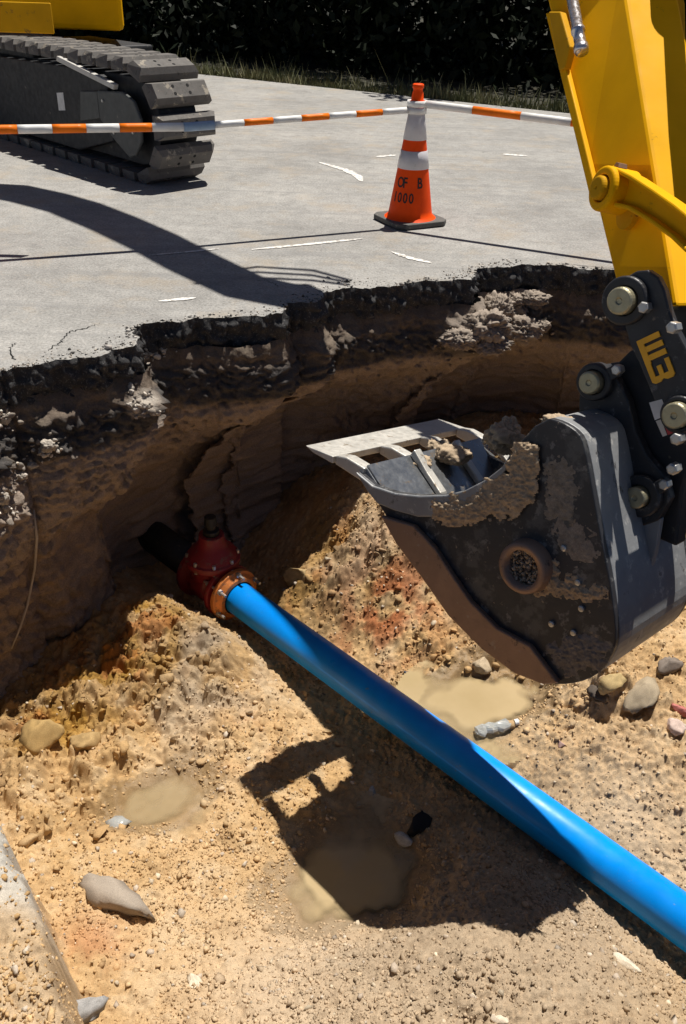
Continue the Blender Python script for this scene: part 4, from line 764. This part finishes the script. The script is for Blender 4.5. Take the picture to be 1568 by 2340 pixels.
bm = bmesh.new(); add_prism(bm, BPL([(1499,962),(1511,958),(1525,994),(1515,998)], ct-.0006), nn_*-.0015); bm_obj('decal', bm, M['trim'], coup)
# --- arm (four long edges)
def lerp(a, b, k): return a+(b-a)*k
kx = 4.6                                                            # how far past the top of the frame the arm runs
e1b, e1t = atd(1420, 700, 3.08), atd(1258, 33, 3.58)
e2b, e2t = atd(1546, 700, 2.82), atd(1438, 33, 3.23)
wv = np.array([.205, .036, .0])
def armsec(k, f=1.0):
    a = lerp(e1b, e1t, k); b_ = lerp(e2b, e2t, k); return [a, b_, b_+wv*f, a+wv*f]
ks = [0, .12, .45, 1.15, 1.7, 2.4, 3.4, kx]; bm = bmesh.new(); JT = atz(705, 684)+SUN/SUN[2]*3.6
def armring(k):
    if k <= 1.15: return armsec(k)
    s0 = armsec(1.15); c0_ = np.mean(s0, 0); f_ = (k-1.15)/(kx-1.15); g_ = 1+.25*min(1, f_*1.6); return [c0_+(p-c0_)*g_+(JT-c0_)*f_+np.array([.02, -.05, 0])*min(1, f_*2)*(1-f_) for p in s0]
rings = [[bm.verts.new(V3(p)) for p in armring(k)] for k in ks]
for a, b_ in zip(rings, rings[1:]):
    for i in range(4): bm.faces.new((a[i], a[(i+1) % 4], b_[(i+1) % 4], b_[i]))
bm.faces.new(rings[0][::-1]); bm.faces.new(rings[-1]); arm = bm_obj('arm', bm, M['yellow'], ex, False, .012, 'yellow dipper arm above the coupler')
sn = np.cross(e1t-e1b, e2b-e1b); sn /= np.linalg.norm(sn); sn *= -np.sign(sn@(e1b-CC)); on = np.cross(e1t-e1b, wv); on /= np.linalg.norm(on); on *= -np.sign(on@(e2b-CC))
print('ARM side·sun', sn@SUN, 'outer·sun', on@SUN)
# inner flange along the left edge
fl = [armsec(k)[0] for k in (.33, .6, 1.0)]; dirf = armsec(.5)[1]-armsec(.5)[0]; dirf /= np.linalg.norm(dirf)
bm = bmesh.new(); add_strip(bm, [p+sn*.002 for p in fl], [p+dirf*.045+sn*.002 for p in fl], sn*.022); bm_obj('flange', bm, M['yellow'], arm, False, .004)
# bare steel line fitting on the side
def AP(px, py, off_=0.0):
    d_ = ray(px, py); k = ((e1b+sn*off_-CC)@sn)/(d_@sn); return CC+d_*k
bm = bmesh.new(); q0 = AP(1330, 120, .05); q1 = AP(1312, 20, .05); dq = q1-q0; ql = np.linalg.norm(dq)
add_lathe(bm, q0, dq, [(0,.024),(.012,.027),(.03,.027),(.033,.022),(ql*.45,.022),(ql*.46,.026),(ql*.52,.026),(ql*.53,.021),(ql+.6,.021)], 24); bm_obj('rod', bm, M['chrome'], arm, True)
bm = bmesh.new(); add_prism(bm, [AP(1268,30,.003),(AP(1295,30,.003)),AP(1318,110,.003),AP(1305,160,.003),AP(1292,165,.003)], sn*.03); bm_obj('bracket', bm, M['yellow2'], arm, False, .005)
# lug and hose on the outer face
def OP(px, py, off_=0.0):
    d_ = ray(px, py); k = ((e2b+on*off_-CC)@on)/(d_@on); return CC+d_*k
bm = bmesh.new(); add_prism(bm, [OP(x, y, .002) for x, y in [(1478,-40),(1486,60),(1476,78),(1492,86),(1500,105),(1518,132),(1548,140),(1562,120),(1560,20),(1545,-40)]], on*.02); lug = bm_obj('cylinder_lug', bm, M['yellow2'], arm, False, .004)
bm = bmesh.new(); add_lathe(bm, OP(1496, 47, .022), on, [(0,.018),(.02,.018),(.02,.009),(.0,.009)], 16, cap=False); bm_obj('grease_nipple', bm, M['zinc'], lug)
cy = [OP(x, y)+SUN*.42 for x, y in ((1524,90),(1533,200),(1545,340),(1562,470),(1580,560))]
bm = bmesh.new(); add_tube(bm, [cy[0]+(cy[0]-cy[1])*1.7, cy[0]], .085, 24); cyl = bm_obj('bucket_cylinder', bm, M['yellow2'], ex, True)
bm = bmesh.new(); add_tube(bm, [cy[0]+(cy[0]-cy[1])*.01]+cy[1:], .04, 20); bm_obj('cylinder_rod', bm, M['chrome'], cyl, True)
# bucket link from the arm pivot to the cylinder (off the right edge)
lt = [(1376,404),(1392,387),(1418,380),(1440,388),(1480,408),(1530,440),(1580,474),(1620,506)]; lb = [(1372,462),(1385,480),(1408,487),(1436,479),(1470,487),(1520,516),(1570,552),(1605,585)]
bm = bmesh.new(); add_strip(bm, [AP(x, y, .03) for x, y in lt], [AP(x, y, .03) for x, y in lb], sn*.03); lnk = bm_obj('bucket_link', bm, M['yellow'], ex, False, .006, 'yellow curved bucket link pinned to the arm')
for L_, dy in ((lt, 1), (lb, -1)):
    bm = bmesh.new(); add_strip(bm, [AP(x, y, .0305) for x, y in L_[3:]], [AP(x-4*dy, y+11*dy, .0305) for x, y in L_[3:]], sn*.065); bm_obj('link_flange', bm, M['yellow'], lnk, False, .006)
pc = AP(1393, 434, .08)
bm = bmesh.new(); add_lathe(bm, pc, sn, [(-.08,.075),(.03,.075),(.036,.068),(.036,.046),(.01,.046)], 36, cap=False); bm_obj('link_boss', bm, M['yellow'], lnk, False, .004)
bm = bmesh.new(); add_lathe(bm, pc, sn, [(-.3,.04),(.05,.04),(.056,.034),(.056,.006),(.048,.0)], 28, cap=False); bm_obj('link_pin', bm, M['yellow2'], lnk, False, .003)
bm = bmesh.new(); add_lathe(bm, AP(1428, 384, .05), sn, [(0,.014),(.035,.014)], 6); bm_obj('bolt', bm, M['wear'], lnk)
bm = bmesh.new(); add_lathe(bm, AP(1440, 492, .003), sn, [(0,.05),(.02,.05),(.022,.03)], 20); bm_obj('weld_boss', bm, M['yellow2'], arm)
uq = atz(286, 72, .985)                                           # near right bottom corner of the upper body
# --- boom (above the frame; its shadow crosses the road)
J = np.mean(armring(kx), 0)
def sh(px, py, h): return atz(px, py, 0)+SUN/SUN[2]*h
path = [J, sh(560,655,J[2]+.35), sh(437,597,4.2), sh(350,551,4.4), sh(260,510,4.5), sh(170,474,4.5), sh(90,452,4.35), sh(0,434,4.0), sh(-120,428,3.4), sh(-300,415,2.6), uq+np.array([-2.4, .1, .7])]
print('J', J, 'path', np.round(path, 2).tolist())
bm = bmesh.new(); rings = []
for i, p in enumerate(path):
    t_ = path[min(i+1, len(path)-1)]-path[max(i-1, 0)]; t_ /= np.linalg.norm(t_); s = np.cross(t_, [0, 0, 1]); s /= np.linalg.norm(s); v = np.cross(s, t_); hw = .15; hh = .13+.09*sin(pi*i/(len(path)-1))
    rings.append([bm.verts.new(V3(p+s*a*hw+v*b_*hh)) for a, b_ in ((-1,-1),(1,-1),(1,1),(-1,1))])
for a, b_ in zip(rings, rings[1:]):
    for i in range(4): bm.faces.new((a[i], a[(i+1) % 4], b_[(i+1) % 4], b_[i]))
bm.faces.new(rings[0][::-1]); bm.faces.new(rings[-1]); boom = bm_obj('boom', bm, M['yellow'], ex, False, .012)
for k in range(3):
    c0_ = path[1]+np.array([.0, .05*k, .0]); bm = bmesh.new(); add_tube(bm, [c0_+np.array([-.25, .1+.04*k, .25]), c0_+np.array([.1, .28+.06*k, .34]), c0_+np.array([.42, .22+.05*k, .2]), c0_+np.array([.55, .02, -.25])], .02, 8); bm_obj('hydraulic_hose', bm, M['rubber'], boom, True)
# --- undercarriage: the track in view
T0 = atz(322, 421); tdir = np.array([.70, -.714, 0]); tdir /= np.linalg.norm(tdir); tw = np.array([-tdir[1], tdir[0], 0]); zup = np.array([0, 0, 1.0])   # T0: near bottom corner of the front curve
SW = .56; RAD = .40; LEN = 2.6
cF = T0-tdir*.12+zup*(RAD+.06); cR = cF-tdir*LEN
def tp(s, d_, h): return cF+tdir*s+tw*d_+zup*h
bm = bmesh.new(); outl = [tp(RAD*.84*cos(a), 0, RAD*.84*sin(a)) for a in np.linspace(-pi/2, pi/2, 14)]+[tp(-LEN+RAD*.84*cos(a), 0, RAD*.84*sin(a)) for a in np.linspace(pi/2, 3*pi/2, 14)]
add_prism(bm, [p+tw*.10 for p in outl], tw*(SW-.2)); tr = bm_obj('track', bm, M['frame'], ex, False, .01, 'crawler track with dusty pads')
per = 2*pi*RAD+2*LEN; NSH = int(per/.228); shoe = None
bm = bmesh.new(); hw = .1
sec = [(-.09,0),(-.09,.055),(-.06,.098),(.06,.098),(.09,.055),(.09,0)]
V0 = [Vector((x, -SW/2, z)) for x, z in sec]; V0 = [Vector((v.x, v.y+(.03 if v.z > .06 else 0), v.z)) for v in V0]; V1 = [Vector((v.x, -v.y, v.z)) for v in V0]
a_ = [bm.verts.new(v) for v in V0]; b__ = [bm.verts.new(v) for v in V1]; bm.faces.new(a_); bm.faces.new(b__[::-1])
for i in range(6): bm.faces.new((a_[i], b__[i], b__[(i+1) % 6], a_[(i+1) % 6]))
bm.faces.ensure_lookup_table()
for (x, y) in ((-.03,-.07),(.03,-.07),(-.03,.07),(.03,.07)):
    add_lathe(bm, (x, y, .0975), (0, 0, 1), [(0,.014),(.002,.014)], 10, 1)
bmesh.ops.recalc_face_normals(bm, faces=bm.faces); sm = bpy.data.meshes.new('track_pad'); bm.to_mesh(sm); bm.free(); sm.materials.append(M['track']); sm.materials.append(M['hole'])
for k in range(NSH):
    s = (k+.35)/NSH*per
    if s < LEN: pos = (-s, RAD); ang = pi/2
    elif s < LEN+pi*RAD: a = pi/2+(s-LEN)/RAD; pos = (-LEN+RAD*cos(a), RAD*sin(a)); ang = a
    elif s < 2*LEN+pi*RAD: pos = (-LEN+(s-LEN-pi*RAD), -RAD); ang = -pi/2
    else: a = -pi/2+(s-2*LEN-pi*RAD)/RAD; pos = (RAD*cos(a), RAD*sin(a)); ang = a
    nrm = tdir*cos(ang)+zup*sin(ang); along = np.cross(tw, nrm); c = tp(pos[0], SW/2, pos[1])-nrm*.02
    Mx = Matrix(((along[0], tw[0], nrm[0], c[0]), (along[1], tw[1], nrm[1], c[1]), (along[2], tw[2], nrm[2], c[2]), (0, 0, 0, 1)))
    o = bpy.data.objects.new('track_pad', sm); COL.objects.link(o); o.parent = tr; o.matrix_basis = Mx; bevel(o, .008)
def tpoly(L, d_, th, name, mat, bev=.004, parent=None):
    bm = bmesh.new(); add_prism(bm, [tp(s, d_, h) for s, h in L], tw*th); return bm_obj(name, bm, mat, parent or tr, False, bev)
tpoly([(-2.6,.30),(-.55,.34),(-.30,.27),(-.28,-.18),(-.9,-.34),(-2.6,-.34)], .02, .079, 'side_frame', M['frame'], .01)
tpoly([(-.42,.20),(-.02,.23),(.14,.18),(.22,.05),(.20,-.12),(.10,-.24),(.0,-.27),(-.22,-.16),(-.42,-.02)], -.012, .03, 'idler_cover', M['cover'], .012)
tpoly([(-.72,.16),(-.44,.19),(-.44,-.02),(-.78,-.08)], .0, .018, 'guard_plate', M['cover'], .006)
tpoly([(-1.02,.37),(-1.0,.41),(-.1,.275),(-.12,.235)], -.03, .045, 'pale_rail', M['trim'], .004)
tpoly([(-1.18,.10),(-1.06,.115),(-1.06,-.03),(-1.18,-.045)], .0175, .002, 'decal', M['decal_white'], 0)
for s, h in [(-.33,.13),(-.2,-.1),(.1,-.06)]: bm = bmesh.new(); add_lathe(bm, tp(s, -.012, h), -tw, [(0,.014),(.012,.012)], 8); bm_obj('bolt', bm, M['zinc'], tr)
# car body, slew ring, upper structure
bm = bmesh.new(); cbm = lambda c, sx, sy, sz, a: add_box(bm, Matrix.Translation(V3(c)) @ Matrix.Rotation(a, 4, 'Z'), sx, sy, sz)
ang = math.atan2(tdir[1], tdir[0])
cbm(tp(-2.3, .75, .15), 1.2, 1.3, .5, ang); bm_obj('car_body', bm, M['frame'], ex, False, .02)
bm = bmesh.new(); add_lathe(bm, uq+np.array([-1.9, 1.3, -.25]), (0, 0, 1), [(0,.65),(.25,.65)], 40); bm_obj('slew_ring', bm, M['iron'], ex)
bm = bmesh.new(); upx = np.array([-1, .02, 0]); upy = np.array([.02, 1, 0])
add_prism(bm, [uq, uq+np.array([-.8, 2.6, 0]), uq+np.array([-3.6, 2.6, 0]), uq+np.array([-3.6, .02, 0])], (0, 0, .85)); upb = bm_obj('upper_body', bm, M['yellow'], ex, False, .05)
bm = bmesh.new(); add_box(bm, Matrix.Translation(V3(atz(52, 40, 1.30)+np.array([0, -.012, 0]))), .36, .02, .16); bm_obj('access_panel', bm, M['yellow2'], upb, False, .006)
bm = bmesh.new(); add_box(bm, Matrix.Translation(V3(atz(62, 40, 1.30)+np.array([0, -.026, 0]))), .2, .008, .05); bm_obj('handle', bm, M['iron'], upb, False, .004)
bm = bmesh.new(); add_prism(bm, [uq+np.array([-.9, .6, .9]), uq+np.array([-2.1, .6, .9]), uq+np.array([-2.1, 2.2, .9]), uq+np.array([-.9, 2.2, .9])], (0, 0, 1.3)); bm_obj('cab', bm, M['frame'], ex, False, .05)

# ------------------------------------------------------------------ verge and woodland
def along_edge(s, back): # point s metres along the road edge from A, `back` metres behind it
    nb = np.array([-ed[1], ed[0]]); nb *= np.sign(nb[1]); return edgeA+ed*s+nb*back
nb = 14000; s_ = r.uniform(-14, 14, nb); bk = np.abs(r.normal(.2, .4, nb)); base_ = np.array([along_edge(a, b_) for a, b_ in zip(s_, bk)])
h_ = r.lognormal(np.log(.075), .5, nb)*np.where(fbm(np.column_stack([s_, bk])*.9, 2, 301) > -.2, 1.2, .5); th = r.uniform(0, 6.28, nb); lean = r.normal(0, .4, (nb, 2))*h_[:, None]; wd = .008+.006*r.random(nb)
Vg = np.zeros((nb, 3, 3)); Vg[:, 0, :2] = base_-np.column_stack([np.cos(th), np.sin(th)])*wd[:, None]; Vg[:, 1, :2] = base_+np.column_stack([np.cos(th), np.sin(th)])*wd[:, None]; Vg[:, 2, :2] = base_+lean; Vg[:, 2, 2] = h_; Vg[:, :2, 2] = GZ
tag(link('verge_grass', mesh_arr('verge_grass', Vg.reshape(-1, 3), np.arange(nb*3).reshape(-1, 3), M['grass'])), 'thin dry grass along the far road edge', None, None, 'stuff')
def leaf_cloud(P_, size, rr):
    n_ = len(P_); a = rr.normal(size=(n_, 3)); a /= np.linalg.norm(a, axis=1)[:, None]; b_ = rr.normal(size=(n_, 3)); b_ -= a*(a*b_).sum(1)[:, None]; b_ /= np.linalg.norm(b_, axis=1)[:, None]
    sz = size*rr.uniform(.6, 1.4, (n_, 1)); Vv = np.stack([P_-a*sz, P_+b_*sz*.5, P_+a*sz, P_-b_*sz*.5], 1); return Vv.reshape(-1, 3), np.arange(n_*4).reshape(-1, 4)
def crown_mesh(seed):
    rr = np.random.default_rng(seed); nc = 46; cs = rr.normal(size=(nc, 3))*np.array([1.15, 1.15, 1.0])+np.array([0, 0, 3.9]); cs[:, 2] = np.clip(cs[:, 2], 2.0, 6.5); rad = rr.uniform(.35, .85, nc)
    k = rr.integers(0, nc, 9000); dv = rr.normal(size=(9000, 3)); dv /= np.linalg.norm(dv, axis=1)[:, None]; P_ = cs[k]+dv*(rad[k]*rr.random(9000)**.4)[:, None]
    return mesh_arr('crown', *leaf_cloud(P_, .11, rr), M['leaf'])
def trunk_mesh(seed):
    rr = np.random.default_rng(seed); bm = bmesh.new(); pts = [np.array([0, 0, -.1])]
    for k in range(6): pts.append(pts[-1]+np.array([rr.normal()*.07, rr.normal()*.07, .75]))
    add_tube(bm, pts, [.17, .14, .125, .11, .09, .07, .04], 10)
    for k in range(7):
        b0_ = pts[2+k % 4]; dv = rr.normal(size=3); dv[2] = abs(dv[2])*.6+.3; dv /= np.linalg.norm(dv); add_tube(bm, [b0_, b0_+dv*.6, b0_+dv*1.2+np.array([0, 0, .2])], [.05, .035, .015], 6)
    me = bpy.data.meshes.new('trunk'); bmesh.ops.recalc_face_normals(bm, faces=bm.faces); bm.to_mesh(me); bm.free(); me.materials.append(M['bark']); return me
CM = [crown_mesh(s) for s in (1, 2, 3)]; TM = [trunk_mesh(s) for s in (4, 5, 6)]
ti = 0; spots = []
for row, (bk0, stp) in enumerate([(5.6, 2.3), (7.3, 2.4), (9.5, 2.6)]):
    for k in range(8): spots.append((row, -6.8+k*stp+.7*row+r.normal()*.3, bk0+r.normal()*.3))
wl = {0: 'shaded tree in the front row of the dark wood', 1: 'shaded tree in the middle row of the dark wood', 2: 'shaded tree in the back row of the dark wood'}
for i, (row, s, bk) in enumerate(spots):
    p = along_edge(s, bk); t_ = thing('woodland_tree', (p[0], p[1], GZ), ['first', 'second', 'third', 'fourth', 'fifth', 'sixth', 'seventh', 'eighth'][i % 8]+' from the left, '+wl[row], 'tree', wl[row].replace('tree', 'trees', 1)); t_.rotation_euler = (0, 0, r.uniform(0, 6.28)); k = .9+.3*r.random(); t_.scale = (k, k, k)
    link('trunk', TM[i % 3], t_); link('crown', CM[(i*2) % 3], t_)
nl = 46000; s_ = r.uniform(-15, 15, nl); bk = 1.35+np.abs(r.normal(0, 1, nl))*1.8+r.random(nl)*2.4; hh = r.random(nl)**1.1*(.25+np.minimum((bk-1.2)*1.3, 2.4))*(1+.5*fbm(np.column_stack([s_, bk])*.8, 2, 311)); bp = np.array([along_edge(a, b_) for a, b_ in zip(s_, bk)])
n2_ = 26000; s2 = r.uniform(-16, 16, n2_); b2_ = r.uniform(5, 13, n2_); bp = np.vstack([bp, np.array([along_edge(a, b_) for a, b_ in zip(s2, b2_)])]); hh = np.concatenate([hh, r.random(n2_)**.8*2.4])
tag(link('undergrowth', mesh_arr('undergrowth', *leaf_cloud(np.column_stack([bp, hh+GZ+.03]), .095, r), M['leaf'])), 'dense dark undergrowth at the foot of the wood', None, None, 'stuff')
for o in bpy.data.objects:
    if 'worldparts' in o: del o['worldparts']
